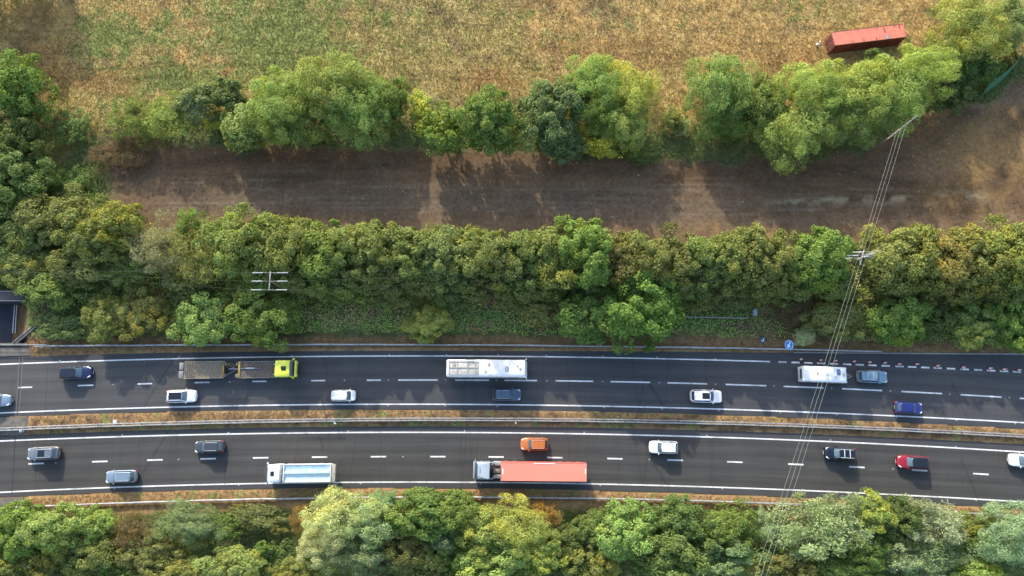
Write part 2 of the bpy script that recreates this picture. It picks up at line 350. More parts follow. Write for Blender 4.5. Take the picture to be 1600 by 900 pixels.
# pits and banks
tx0 = G(26, 500, -4.8).x
def hgt(x, y):
    px, py = P(x, y)
    z = (vnoise(x, y, 9, 11) - 0.5) * 0.35
    road = (y < C['ua'](x) + 0.6) & (y > C['lz'](x) - 0.6)
    dm = dirt_mask(px, py)
    z = z * np.where(dm > 0.5, 0.35, 1.0)
    z = np.where(road, -0.07 + 0.0 * z, z)
    med = (y < C['uz'](x) - 0.15) & (y > C['la'](x) + 0.15); z = np.where(med, 0.04 + 0.06 * vnoise(x, y, 2, 5), z)
    # verges sit just above the tarmac, then fall away south of the lower barrier
    vn = (y > C['ua'](x) + 0.25) & (y < C['nb'](x) + 1.5); z = np.where(vn, 0.05 + 0.06 * vnoise(x, y, 2, 6), z)
    vs = (y < C['lz'](x) - 0.25) & (y > C['sb'](x) - 1.2); z = np.where(vs, 0.04 + 0.06 * vnoise(x, y, 2, 7), z)
    d = C['sb'](x) - 1.2 - y; z = np.where(d > 0, z - 1.2 * sm(0, 9, d), z)
    # cutting of the small road that dips under the motorway at the left
    cut = sm(0, 1, (tx0 + 6.2 - x) / 6.2) * sm(0, 1, (G(0, 395).y - y) / 6.0) * sm(0, 1, (y - (C['lz'](x) + 1.0)) / 1.0)
    wallside = y < C['nb'](x) + 0.3
    cut2 = np.where(wallside, (x < G(30, 540).x).astype(float) * sm(0, 1, (y - (C['lz'](x) + 1.0)) / 1.0), cut)
    z = z * (1 - cut2) - 4.85 * cut2
    return z
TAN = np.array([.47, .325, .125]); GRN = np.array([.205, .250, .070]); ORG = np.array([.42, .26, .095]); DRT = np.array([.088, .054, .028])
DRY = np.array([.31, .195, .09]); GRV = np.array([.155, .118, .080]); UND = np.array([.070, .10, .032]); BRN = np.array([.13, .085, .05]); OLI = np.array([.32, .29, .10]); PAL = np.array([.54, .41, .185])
def mixc(c, d, m): return c * (1 - m[:, None]) + d * m[:, None]
def gcol(x, y):
    px, py = P(x, y); n = len(x)
    c = np.tile(TAN, (n, 1))
    n1 = vnoise(px, py, 70, 21, 4); n2 = vnoise(px, py, 18, 22, 3); n3 = vnoise(px, py * 2.2, 26, 23, 3)
    c = mixc(c, OLI, sm(.35, .65, vnoise(px, py, 90, 25, 4) + .18 * np.exp(-((px - 620) / 260) ** 2) - .10 * sm(760, 1100, px)) * .55)
    c = mixc(c, PAL, sm(.5, .75, n3) * .4); c = mixc(c, BRN * 1.4, sm(.52, .78, vnoise(px, py, 30, 24)) * .5)
    def blob(cx, cy, rx, ry): return np.exp(-(((px - cx) / rx) ** 2 + ((py - cy) / ry) ** 2))
    g = (blob(165, 60, 62, 55) * 1.1 + blob(390, 60, 125, 95) * 1.1 + blob(300, 130, 110, 30) * .8 + blob(520, 40, 110, 70) * .45 + blob(700, 30, 60, 50) * .25 + blob(1240, 10, 50, 25) * .35
         + blob(90, 190, 60, 60) * .6 + blob(1490, 90, 90, 40) * .9 + blob(130, 300, 70, 60) * .9 + blob(980, 20, 50, 40) * .2 + blob(860,60,60,40)*.15)
    c = mixc(c, GRN, np.clip(sm(.20, .95, g * .85 + (n2 - .5) * 1.6 + (n1 - .5) * .9 + (vnoise(px, py, 7, 27, 2) - .5) * .9), 0, 1) * .8)
    o = blob(60, 90, 60, 110) * .8 + blob(170, 130, 60, 25) * .7 + blob(1030, 90, 240, 50) * .55 + blob(760, 130, 60, 30) * .7 + blob(1280, 90, 90, 30) * .5
    c = mixc(c, ORG * .95, np.clip(sm(.2, .8, o + (n2 - .5) * .6), 0, 1) * .8)
    for my, ph in ((78, 0), (92, 1), (103, 2), (114, .5), (126, 3), (20, 1.5), (45, 2.5)):
        yy = my + 5 * np.sin(px / 240 + ph) - (px - 500) * .006
        c = c * (1 - .20 * np.exp(-((py - yy) / 2.2) ** 2) * sm(.35, .6, vnoise(px, py * 0 + my, 90, int(my), 2)))[:, None]
    c = c * (.74 + .52 * vnoise(px, py, 11, 26, 3))[:, None]
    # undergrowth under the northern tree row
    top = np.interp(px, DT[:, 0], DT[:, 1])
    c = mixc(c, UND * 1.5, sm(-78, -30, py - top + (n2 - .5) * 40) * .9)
    # bare strip with old wheel tracks running along it
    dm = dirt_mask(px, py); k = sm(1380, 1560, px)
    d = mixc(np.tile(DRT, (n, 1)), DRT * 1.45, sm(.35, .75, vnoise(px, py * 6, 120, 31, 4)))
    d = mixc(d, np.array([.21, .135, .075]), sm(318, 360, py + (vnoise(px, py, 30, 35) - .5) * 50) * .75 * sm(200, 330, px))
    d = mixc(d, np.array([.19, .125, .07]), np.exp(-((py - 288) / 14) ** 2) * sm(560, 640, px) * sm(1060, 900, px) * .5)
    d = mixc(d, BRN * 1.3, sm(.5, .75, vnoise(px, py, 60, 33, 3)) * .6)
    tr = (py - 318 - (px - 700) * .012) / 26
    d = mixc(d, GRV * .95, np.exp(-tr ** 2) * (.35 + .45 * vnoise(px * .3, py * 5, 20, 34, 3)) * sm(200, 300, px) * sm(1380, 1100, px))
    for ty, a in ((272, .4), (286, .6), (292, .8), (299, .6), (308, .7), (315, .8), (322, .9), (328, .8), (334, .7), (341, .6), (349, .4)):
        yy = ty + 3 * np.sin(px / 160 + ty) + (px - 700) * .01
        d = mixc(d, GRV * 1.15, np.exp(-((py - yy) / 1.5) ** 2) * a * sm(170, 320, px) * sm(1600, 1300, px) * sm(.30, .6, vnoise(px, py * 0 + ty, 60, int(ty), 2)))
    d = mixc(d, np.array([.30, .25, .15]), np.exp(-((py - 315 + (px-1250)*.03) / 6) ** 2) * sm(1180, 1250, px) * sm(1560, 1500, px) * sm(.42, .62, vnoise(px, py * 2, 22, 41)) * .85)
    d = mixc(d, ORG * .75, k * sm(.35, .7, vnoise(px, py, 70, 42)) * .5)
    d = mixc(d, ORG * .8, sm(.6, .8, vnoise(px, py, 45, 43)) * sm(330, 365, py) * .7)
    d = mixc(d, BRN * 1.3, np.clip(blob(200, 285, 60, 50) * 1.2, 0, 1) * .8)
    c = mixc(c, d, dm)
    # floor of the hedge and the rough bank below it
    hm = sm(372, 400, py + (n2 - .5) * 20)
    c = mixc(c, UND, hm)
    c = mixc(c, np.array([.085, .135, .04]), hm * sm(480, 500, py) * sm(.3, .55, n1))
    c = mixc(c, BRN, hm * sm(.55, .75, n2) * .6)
    # dry verges
    vy = y - C['nb'](x)
    c = mixc(c, DRY * .8, sm(2.3, .6, vy + (n2 - .5) * 2.0 - np.where(px > 1050, .8, 0)) * sm(-3, -2.9, vy))
    vm = (y < C['ua'](x) + .3) & (y > C['lz'](x) - .2)
    c = np.where(vm[:, None], mixc(np.tile(DRY, (n, 1)), BRN * 1.1, sm(.45, .7, vnoise(px, py, 12, 52))* .7), c)
    sv = y < C['lz'](x)
    s = mixc(np.tile(DRY, (n, 1)), UND * 1.2, sm(.6, 2.4, C['sb'](x) - y + (n2 - .5) * 2.2))
    c = np.where(sv[:, None], s, c)
    gnn = sm(.62, .75, vnoise(px, py, 14, 51)) * (vm | (sv & (y > C['sb'](x)))); c = mixc(c, GRN, gnn * .7)
    bk = sm(66, 50, px) * sm(455, 470, py) * sm(560, 540, py) * (y > C['ua'](x)); c = mixc(c, np.array([.20, .115, .06]), bk * .85)
    f = 1 + (vnoise(x, y, 1.1, 61, 2) - .5)[:, None] * .35
    return np.clip(c * f, .01, .8)
def axis(lo, hi, step, far):
    core = np.arange(lo, hi + 1e-6, step); k = step; a = []; p = hi
    while p < far: k *= 1.25; p += k; a.append(p)
    b = []; p = lo; k = step
    while p > -far: k *= 1.25; p -= k; b.append(p)
    return np.array(b[::-1] + list(core) + a)
ax, ay = axis(-95, 95, 0.38, 1500), axis(-32, 78, 0.38, 1500)
XX, YY = np.meshgrid(ax, ay); xf, yf = XX.ravel(), YY.ravel()
far = (np.abs(xf) > 140) | (yf > 110) | (yf < -60)
zz = np.where(far, -1.3, hgt(np.clip(xf, -140, 140), np.clip(yf, -60, 110)))
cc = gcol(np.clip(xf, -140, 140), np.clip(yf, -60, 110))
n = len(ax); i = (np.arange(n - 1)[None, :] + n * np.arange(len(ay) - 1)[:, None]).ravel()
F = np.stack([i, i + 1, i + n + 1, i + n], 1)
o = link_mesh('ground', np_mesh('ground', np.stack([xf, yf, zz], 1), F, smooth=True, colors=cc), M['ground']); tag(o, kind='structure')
# ---------------------------------------------------------------- grass and low growth (uncountable)
def on_road(x, y, m=0.0):
    return ((y < C['ua'](x) + .12 + m) & (y > C['uz'](x) - .1 - m)) | ((y < C['la'](x) + .12 + m) & (y > C['lz'](x) - .1 - m))
def bl(px, py): return px < 45
def tufts(name, N, region, hmin, hmax, wd, cmul, label, cat, blades=3, lean=.9, jit=.12):
    r = np.random.default_rng(abs(hash(name)) % 1000 if False else len(name) * 13)
    x0, x1, y0, y1 = region[0]; x = r.uniform(x0, x1, N); y = r.uniform(y0, y1, N); k = region[1](x, y, r); x, y = x[k], y[k]
    z = hgt(x, y); c = gcol(x, y) * cmul * (1 + (r.random((len(x), 1)) - .5) * 2 * jit) * (1 + (r.random((len(x), 3)) - .5) * .16)
    V = []; Cc = []
    for b in range(blades):
        a = r.uniform(0, math.tau, len(x)); h = r.uniform(hmin, hmax, len(x)); w_ = wd * r.uniform(.6, 1.4, len(x)); le = r.uniform(.2, lean, len(x)) * h
        la = a + r.uniform(-1.2, 1.2, len(x)) + math.pi / 2
        ox, oy = r.normal(0, .08, len(x)), r.normal(0, .08, len(x))
        p0 = np.stack([x + ox - np.cos(a) * w_, y + oy - np.sin(a) * w_, z - .03], 1)
        p1 = np.stack([x + ox + np.cos(a) * w_, y + oy + np.sin(a) * w_, z - .03], 1)
        p2 = np.stack([x + ox + np.cos(la) * le, y + oy + np.sin(la) * le, z + h], 1)
        V.append(np.stack([p0, p1, p2], 1).reshape(-1, 3)); Cc.append(np.repeat(c, 3, 0))
    V = np.concatenate(V); Cc = np.concatenate(Cc); F = np.arange(len(V)).reshape(-1, 3)
    o = link_mesh(name, np_mesh(name, V, F, colors=Cc), M['tuft']); tag(o, label, cat, kind='stuff'); return o
def r_field(x, y, r):
    px, py = P(x, y); return (dirt_mask(px, py) < .45) & (py < 400) & (py > -60) & (px > -60) & (px < 1660)
tufts('field_grass', 420000, ((-92, 92, 24, 74), r_field), .06, .19, .048, 1.1, 'dry tan and green rough grass covering the field along the top', 'grass')
def r_weeds(x, y, r):
    px, py = P(x, y); return (dirt_mask(px, py) > .5) & (r.random(len(x)) < .12 + .5 * (vnoise(px, py, 35, 71) > .6))
tufts('sparse_weeds', 26000, ((-75, 92, 22, 55), r_weeds), .05, .16, .05, 1.25, 'sparse short weeds and stubble on the bare brown strip', 'weeds')
def r_verge(x, y, r):
    return (~on_road(x, y)) & (y < C['nb'](x) + 2.2) & (y > C['sb'](x) - 1.0) & (P(x, y)[0] > 46)
tufts('verge_grass', 120000, ((-82, 82, -20, 16), r_verge), .06, .2, .045, 1.1, 'orange brown dried grass along the motorway verges and central reservation', 'grass')
def leafcover(name, N, reg, h, size, cmul, label, cat, var=.3):
    r = np.random.default_rng(len(name) * 7 + 1); x0, x1, y0, y1 = reg[0]; x = r.uniform(x0, x1, N); y = r.uniform(y0, y1, N); k = reg[1](x, y, r); x, y = x[k], y[k]
    hump = vnoise(x, y, 2.2, 81, 3); hump = sm(.3, .75, hump)
    z = hgt(x, y) + h * hump * r.uniform(.55, 1, len(x)) + .05
    px, py = P(x, y)
    base = mixc(np.tile(np.array([.100, .125, .030]), (len(x), 1)), np.array([.15, .125, .045]), sm(.5, .7, vnoise(px, py, 40, 82)))
    base = mixc(base, np.array([.14, .085, .045]), sm(.6, .75, vnoise(px, py, 24, 83)) * .8)
    base = mixc(base, np.array([.080, .115, .028]), sm(.5, .7, vnoise(px, py, 60, 84)) * .8)
    base = mixc(base, np.array([.095, .062, .034]), (py < 560) * sm(1080, 1130, px) * sm(1330, 1280, px) * sm(.35, .6, vnoise(px, py, 18, 85)) * .9)
    c = base * cmul * (1 + (r.random((len(x), 1)) - .5) * 2 * var)
    nn = np.stack([r.normal(0, .42, len(x)), r.normal(0, .42, len(x)), np.ones(len(x))], 1); nn /= np.linalg.norm(nn, axis=1)[:, None]
    t = np.cross(nn, r.normal(0, 1, nn.shape)); t /= np.linalg.norm(t, axis=1)[:, None]; b = np.cross(nn, t)
    s = (size * r.uniform(.6, 1.4, len(x)))[:, None]; p = np.stack([x, y, z], 1)
    V = np.stack([p - t * s, p - b * s * .6, p + t * s, p + b * s * .6], 1).reshape(-1, 3)
    o = link_mesh(name, np_mesh(name, V, np.arange(len(V)).reshape(-1, 4), colors=np.repeat(c, 4, 0)), M['tuft']); tag(o, label, cat, kind='stuff')
def r_under(x, y, r):
    if True: r.random()
    px, py = P(x, y); return (py > 395) & (y > C['nb'](x) + 1.0 + vnoise(x, y, 3, 91) * 1.6) & (px > -30) & (hgt(x, y) > -4.0) & ~((px < 42) & (py > 455))
leafcover('bramble_cover', 130000, ((-84, 84, 9, 34), r_under), .4, .13, 3.3, 'low green brambles and nettles between the hedge and the upper verge', 'undergrowth')
def r_bank(x, y, r):
    return (y < C['sb'](x) - .7 - vnoise(x, y, 3, 92) * 1.6)
leafcover('bank_cover', 120000, ((-82, 82, -32, -8), r_bank), .9, .13, 1.6, 'low green undergrowth on the bank below the lower barrier', 'undergrowth')
def r_row(x, y, r):
    px, py = P(x, y); top = np.interp(px, DT[:, 0], DT[:, 1]); q = vnoise(px, py, 20, 93) * 34
    return ((py > top - 55 + q) & (py < top - 2 + q * .3)) | ((px < 175) & (py > 160 + q) & (py < 400))
leafcover('thicket_cover', 60000, ((-92, 92, 24, 62), r_row), .9, .14, 1.6, 'low thicket of brambles under the northern row of trees', 'undergrowth')
# small stones and litter on the bare strip
def stones():
    r = np.random.default_rng(5); N = 5000; x = r.uniform(-75, 88, N); y = r.uniform(22, 56, N); px, py = P(x, y); k = dirt_mask(px, py) > .7; x, y = x[k], y[k]; n = len(x)
    z = hgt(x, y); s = r.uniform(.02, .075, n) ; s[r.random(n) < .03] *= 2
    base = np.array([[1, 0, 0], [0, 1, 0], [-1, 0, 0], [0, -1, 0], [0, 0, .7]]); V = (base[None] * (1 + r.uniform(-.3, .3, (n, 5, 3)))) * s[:, None, None]
    V = V + np.stack([x, y, z], 1)[:, None]; V = V.reshape(-1, 3); F = np.array([[0, 1, 4], [1, 2, 4], [2, 3, 4], [3, 0, 4]])[None] + 5 * np.arange(n)[:, None, None]
    c = np.tile([.26, .23, .19], (n, 1)) * r.uniform(.5, 1.7, (n, 1))
    o = link_mesh('loose_stones', np_mesh('loose_stones', V, F.reshape(-1, 3), colors=np.repeat(c, 5, 0)), M['ground']); tag(o, 'scattered pale stones lying on the bare brown strip', 'stones', kind='stuff')
stones()
# ---------------------------------------------------------------- trees
def unit(v): return v / np.maximum(np.linalg.norm(v, axis=-1, keepdims=True), 1e-9)
def crown_mesh(seed, nl=34, rl=.34, nsub=9, nleaf=34, ls=.045, low=-.45, inner=.25, rough=.22, elong=1.7, jitter=.55, spiky=0.0, gap=.12):
    r = np.random.default_rng(seed)
    d = unit(r.normal(0, 1, (nl * 4, 3))); d = d[d[:, 2] > low]
    keep = []                                     # spread the lobes out
    for v in d:
        if all(np.dot(v, q) < 1 - .055 * (34 / nl) for q in keep): keep.append(v)
        if len(keep) >= nl: break
    d = np.array(keep); d = d[r.random(len(d)) > gap]
    rad = .70 * (1 + r.normal(0, rough, len(d))); rad = np.clip(rad, .42, 1.0)
    dn = unit(r.normal(0, 1, (int(nl * inner), 3))); dn[:, 2] = np.abs(dn[:, 2]) * .6
    d = np.concatenate([d, dn]); rad = np.concatenate([rad, r.uniform(.15, .5, len(dn))])
    lc = d * rad[:, None]; lr = rl * r.uniform(.65, 1.3, len(d)); ltint = r.random(len(d)); laut = r.random(len(d))
    V, T = [], []
    for c, R_, dd, lt, la in zip(lc, lr, d, ltint, laut):
        m = nsub
        sd = unit(r.normal(0, 1, (m, 3)) + dd * .9 + np.array([0, 0, .35])); sc = c + sd * R_ * .72; sr = R_ * r.uniform(.34, .6, m)
        st = r.random(m)
        L = nleaf
        q = unit(r.normal(0, 1, (m, L, 3)) + sd[:, None] * .55); rr = r.uniform(.72, 1.08, (m, L, 1))
        if spiky: rr = rr * (1 + spiky * (r.random((m, L, 1)) ** 3))
        p = sc[:, None] + q * sr[:, None, None] * rr
        nn = unit(q * .8 + dd * .45 + r.normal(0, jitter, q.shape))
        t = unit(np.cross(nn, r.normal(0, 1, nn.shape)) + (q * 1.2 * spiky if spiky else 0)); b = unit(np.cross(nn, t))
        s = ls * r.uniform(.6, 1.35, (m, L, 1))
        quad = np.stack([p - t * s, p - b * s / elong + nn * s * .15, p + t * s, p + b * s / elong + nn * s * .15], 2)
        V.append(quad.reshape(-1, 3))
        tt = np.empty((m, L, 3)); tt[..., 0] = (.55 * lt + .45 * st)[:, None]; tt[..., 1] = np.clip(la * .8 + .2 * st, 0, 1)[:, None]; tt[..., 2] = r.random((m, L))
        T.append(np.repeat(tt.reshape(-1, 3), 4, 0))
    V = np.concatenate(V); T = np.concatenate(T)
    V /= np.percentile(np.abs(V[:, :2]), 98)
    V[:, 2] = np.clip(V[:, 2], -1.0, 1.3)
    F = np.arange(len(V)).reshape(-1, 4)
    me = np_mesh('crown', V, F, colors=T, cname='tint'); me.materials.append(M['leaf']); return me
def trunk_mesh(seed, limbs=6, bare=0):
    """unit height (crown middle at z=1), limbs reach out sideways"""
    r = random.Random(seed); b = MB()
    b.tube([(0, 0, -.15), (r.uniform(-.03, .03), r.uniform(-.03, .03), .35), (r.uniform(-.06, .06), r.uniform(-.06, .06), .75), (0, 0, 1.25)], [.045, .036, .025, .008], 7)
    for k in range(limbs):
        a = k * math.tau / limbs + r.uniform(-.4, .4); z0 = r.uniform(.3, .75); L = r.uniform(.45, .8)
        p = [(0, 0, z0), (math.cos(a) * L * .45, math.sin(a) * L * .45, z0 + .22), (math.cos(a + .2) * L, math.sin(a + .2) * L, z0 + r.uniform(.35, .65))]
        b.tube(p, [.020, .013, .004], 5)
        for q in range(3 + bare):
            a2 = a + r.uniform(-1, 1); s = r.uniform(.4, .95); o = [p[1][i] * (1 - s) + p[2][i] * s for i in range(3)]; l2 = r.uniform(.15, .4)
            b.tube([o, (o[0] + math.cos(a2) * l2, o[1] + math.sin(a2) * l2, o[2] + r.uniform(.05, .35))], [.007, .002], 4)
    bmesh.ops.recalc_face_normals(b.bm, faces=b.bm.faces); me = bpy.data.meshes.new('trunk'); b.bm.to_mesh(me); b.bm.free(); me.materials.append(M['bark']); return me
CR = dict(
 W=[crown_mesh(100 + i, nl=46, rl=.28, nsub=9, nleaf=56, ls=.027, elong=2.4, jitter=.45, rough=.27, spiky=.2, gap=.08) for i in range(4)],   # willow: fine, billowing
 H=[crown_mesh(200 + i, nl=46, rl=.26, nsub=10, nleaf=40, ls=.033, elong=1.5, jitter=.6, rough=.24) for i in range(5)],      # hedge maple, thorn
 O=[crown_mesh(300 + i, nl=60, rl=.22, nsub=10, nleaf=42, ls=.027, elong=1.3, jitter=.55, rough=.2) for i in range(3)],      # broad round crown
 B=[crown_mesh(400 + i, nl=26, rl=.34, nsub=8, nleaf=26, ls=.060, elong=1.6, jitter=.7, rough=.22, low=-.2) for i in range(4)],   # bush
 S=[crown_mesh(500 + i, nl=34, rl=.26, nsub=8, nleaf=30, ls=.050, elong=3.2, jitter=.8, rough=.3, spiky=1.0, gap=.2) for i in range(3)],  # spiky, loose
 D=[crown_mesh(600 + i, nl=40, rl=.26, nsub=8, nleaf=34, ls=.040, elong=3.5, jitter=1.2, rough=.25, spiky=.8, gap=.25) for i in range(2)],  # dying, thin
)
TR = [trunk_mesh(i) for i in range(4)]; TRB = [trunk_mesh(9 + i, 9, 5) for i in range(2)]
LIME = (.300, .350, .095); LIMED = (.240, .310, .090); YEL = (.36, .385, .085); GR = (.165, .235, .058); DG = (.110, .155, .045); BG = (.145, .195, .058)
OLV = (.205, .225, .068); OLD = (.170, .185, .060); GREY = (.19, .25, .11); SILV = (.275, .345, .175); PALE = (.43, .44, .21); BRW = (.16, .12, .06); ORA = (.25, .185, .06); ASH = (.27, .25, .14); HG = (.185, .218, .064)
GN, GH, GB, GL, GU = 'trees in the northern row', 'trees of the long hedge above the motorway', 'trees along the bottom edge', 'trees at the left edge', 'bushes on the upper bank'
cnt = {}
def tree(kind, px, py, rx, ry, h, col, aut, label, name='tree', cat='tree', group=None):
    k = cnt.get(kind, 0); cnt[kind] = k + 1; r = random.Random(px * 31 + py * 7)
    if group == GH: h *= 1.18 if px > 110 else .95
    if group == GN and ((h > 4.6 and 680 < px < 800) or (h >= 3.5 and 180 < px < 400)): h *= 1.35 if px < 400 else 1.55
    if group == GH: aut *= .65; py += 7
    if kind == 'W' and group == GN: aut *= .6; rx *= .95
    if group == GB: py += 5; ry *= .9; h *= .92
    if group == GH and h < 7.2: py -= 13; ry *= .9; h *= .9
    s = scale_at(px, py, h * .55); wx = rx / s * 1.04; wy = ry / s * 1.04
    hz = min(h * .48, max(wx, wy) * .95); zc = h - hz * 1.02
    q_ = G(px, py, h * .6); th = math.atan2(abs(q_.y), CAM_H - h * .6); wy = math.sqrt(max(wy * wy - (hz * .8 * math.sin(th)) ** 2, (wy * .6) ** 2)) / math.cos(th)
    p = G(px, py, zc + hz * .2)
    g = float(hgt(np.array([p.x]), np.array([p.y]))[0]); g = max(g, -1.3)
    root = empty(name, (p.x, p.y, g), 0, label, cat, group)
    zc -= g
    cr = link_mesh('crown', CR[kind][k % len(CR[kind])], None, root); cr.location = (0, 0, zc)
    a = r.choice([0, 1, 2, 3]) * math.pi / 2 + r.uniform(-.25, .25)
    cr.rotation_euler = (0, 0, a)
    if round(a / (math.pi / 2)) % 2: wx, wy = wy, wx
    cr.scale = (wx, wy, hz); cr.color = (*[c * r.uniform(.93, 1.07) for c in col], aut)
    tk = link_mesh('trunk', (TRB if kind in 'D' else TR)[k % (2 if kind == 'D' else 4)], None, root)
    tk.scale = (max(wx, wy) * .9, max(wx, wy) * .9, zc); tk.rotation_euler = (0, 0, r.uniform(0, 6))
    return root
def bush(*a, **k): return tree(*a, name='bush', cat='bush', **k)
# ---- northern row, left to right
for a in [
 ('H',28,140,50,50,9,GR,.1,'bright green leafy tree at the left edge, topmost of those there',GL),
 ('H',25,215,46,40,8,DG,.1,'dark green tree at the left edge between two brighter crowns',GL),
 ('H',30,280,48,38,7,BG,0,'bluish green rounded tree at the left edge, above the hedge',GL),
 ('H',-20,310,40,50,7,GR,0,'green tree cut off by the left edge above the hedge end',GL),
]: tree(*a[:-1], group=a[-1])
for a in [
 ('B',108,288,32,30,2.6,BG,.1,'low dark green bush in the corner between left trees and bare strip',GN),
 ('B',110,200,28,24,2.6,BG,.1,'blue green bush just right of the left edge trees',GN),
 ('D',188,238,50,26,2.5,BRW,.2,'brown dead bramble heap at the left end of the bare strip',GN),
 ('B',115,330,38,26,3,DG,.2,'small dark bush where the hedge meets the left trees',GN),
 ('S',208,182,36,32,4,OLV,.2,'olive feathery bush at the left start of the northern row',GN),
 ('S',262,178,36,32,4.5,LIMED,.25,'bright lime bush third from the left in the northern row',GN),
 ('B',312,160,34,26,4.5,GREY,.1,'grey green bush beside the dark bush at the field edge',GN),
 ('B',358,150,34,28,4.5,(.135,.185,.062),.1,'dark green bush at the field edge left of the big willow',GN),
 ('B',342,190,20,16,3,YEL,.5,'small yellow green bush in front of the dark bush',GN),
 ('B',382,200,32,34,4.5,LIMED,.3,'lime rounded bush left of the big willow, by the bare strip',GN),
]: bush(*a[:-1], group=a[-1])
for a in [
 ('W',442,158,52,50,9,LIMED,.35,'left part crown of the big willow clump, yellow green',GN),
 ('W',520,138,62,52,11,LIMED,.25,'tallest willow crown in the middle of the big clump',GN),
 ('W',470,190,48,34,7,GR,.2,'lower green willow crown leaning over the bare strip at left',GN),
 ('W',562,168,56,54,9.5,LIMED,.1,'right willow crown of the big clump, hanging to the bare strip',GN),
 ('W',428,205,26,20,5,YEL,.5,'small yellow lime willow at the foot of the big clump',GN),
 ('H',608,158,27,36,7,GR,.1,'narrow bright green tree at the right end of the big clump',GN),
 ('B',656,168,20,22,2.8,YEL,.6,'yellow lime shrub just right of the big willow clump',GN),
 ('B',690,205,40,38,5.5,GR,.35,'round green shrub standing over the end of the sunlit streak',GN),
 ('D',676,165,18,18,2.5,ASH,0,'grey leafless shrub between yellow and green shrubs',GN),
 ('H',765,190,50,46,6.5,GR,.1,'round mid green tree alone between shrubs and dark tree',GN),
 ('O',862,180,46,54,9,(.155,.195,.072),.1,'dark green tree on the left of the yellow willow group',GN),
 ('W',928,132,50,42,9.5,LIMED,.2,'lime willow crown at the back of the yellow group',GN),
 ('H',885,228,36,26,5,GREY,0,'grey green low tree under the dark crown',GN),
 ('W',985,148,44,44,9.5,YEL,.3,'yellowest willow crown of the northern row',GN),
 ('W',935,175,40,42,8,GR,.3,'green willow crown between dark and yellow crowns',GN),
 ('W',980,195,38,38,7.5,LIME,.4,'yellow green willow crown above the bare strip',GN),
 ('B',940,218,34,26,5,YEL,.5,'small yellow crown at the foot of the yellow group',GN),
 ('B',1003,243,26,12,2,BG,.1,'small flat green bush out on the bare strip',GN),
 ('B',1052,190,18,20,3,OLV,.2,'small olive bush in the gap left of the lone round willow',GN),
 ('D',1066,198,12,14,2,PALE,.2,'pale dry bush in the gap beside the lone round willow',GN),
 ('W',1128,135,50,52,10,LIMED,.25,'large round willow standing right of the gap',GN),
 ('W',1134,180,44,34,7,GR,.1,'green lower crown under the large round willow',GN),
 ('H',1190,165,32,44,7.5,GR,0,'dark green tree squeezed between two big willows',GN),
 ('B',1133,216,14,10,2,GR,0,'tiny bright green bush under the large round willow',GN),
 ('W',1238,205,56,54,9.5,LIMED,.35,'willow bulging over the bare strip below the container hedge',GN),
 ('W',1272,145,60,42,10,LIME,.3,'yellow green willow crown left in the long diagonal mass',GN),
 ('W',1342,145,58,46,9.5,LIME,.3,'willow crown just below the red container',GN),
 ('W',1330,182,58,44,7,LIMED,.1,'shaded lower willow crown in the long diagonal mass',GN),
 ('W',1397,150,58,52,9,LIMED,.2,'willow crown beside the top of the far power pole',GN),
 ('W',1445,108,56,40,9.5,LIME,.1,'pale willow crown at the right tip of the diagonal mass',GN),
 ('B',1368,88,16,14,3,BG,0,'small blue green bush in the shade below the container',GN),
 ('W',1520,42,58,48,10,LIME,.4,'bright lime willow in the top right corner',GN),
 ('S',1590,30,34,38,8,GREY,0,'grey thin tree in the very top right corner',GN),
 ('H',1522,106,38,32,5,DG,.1,'dark scrubby tree beside the green windbreak',GN),
 ('B',1566,72,22,12,3,YEL,.2,'small yellow shrub beside the green windbreak',GN),
 ('H',1490,140,30,28,4.5,DG,0,'dark green bush at the right foot of the willow mass',GN),
]: (tree if a[5] > 4.6 else bush)(*a[:-1], group=a[-1])
tree('H', 5, -95, 60, 40, 11, GR, .1, 'tall tree beyond the top left corner whose shade falls on the field', group=GL)
tree('H', -60, -40, 60, 50, 11, GR, .1, 'tall tree beyond the left edge whose shade falls on the field corner', group=GL)
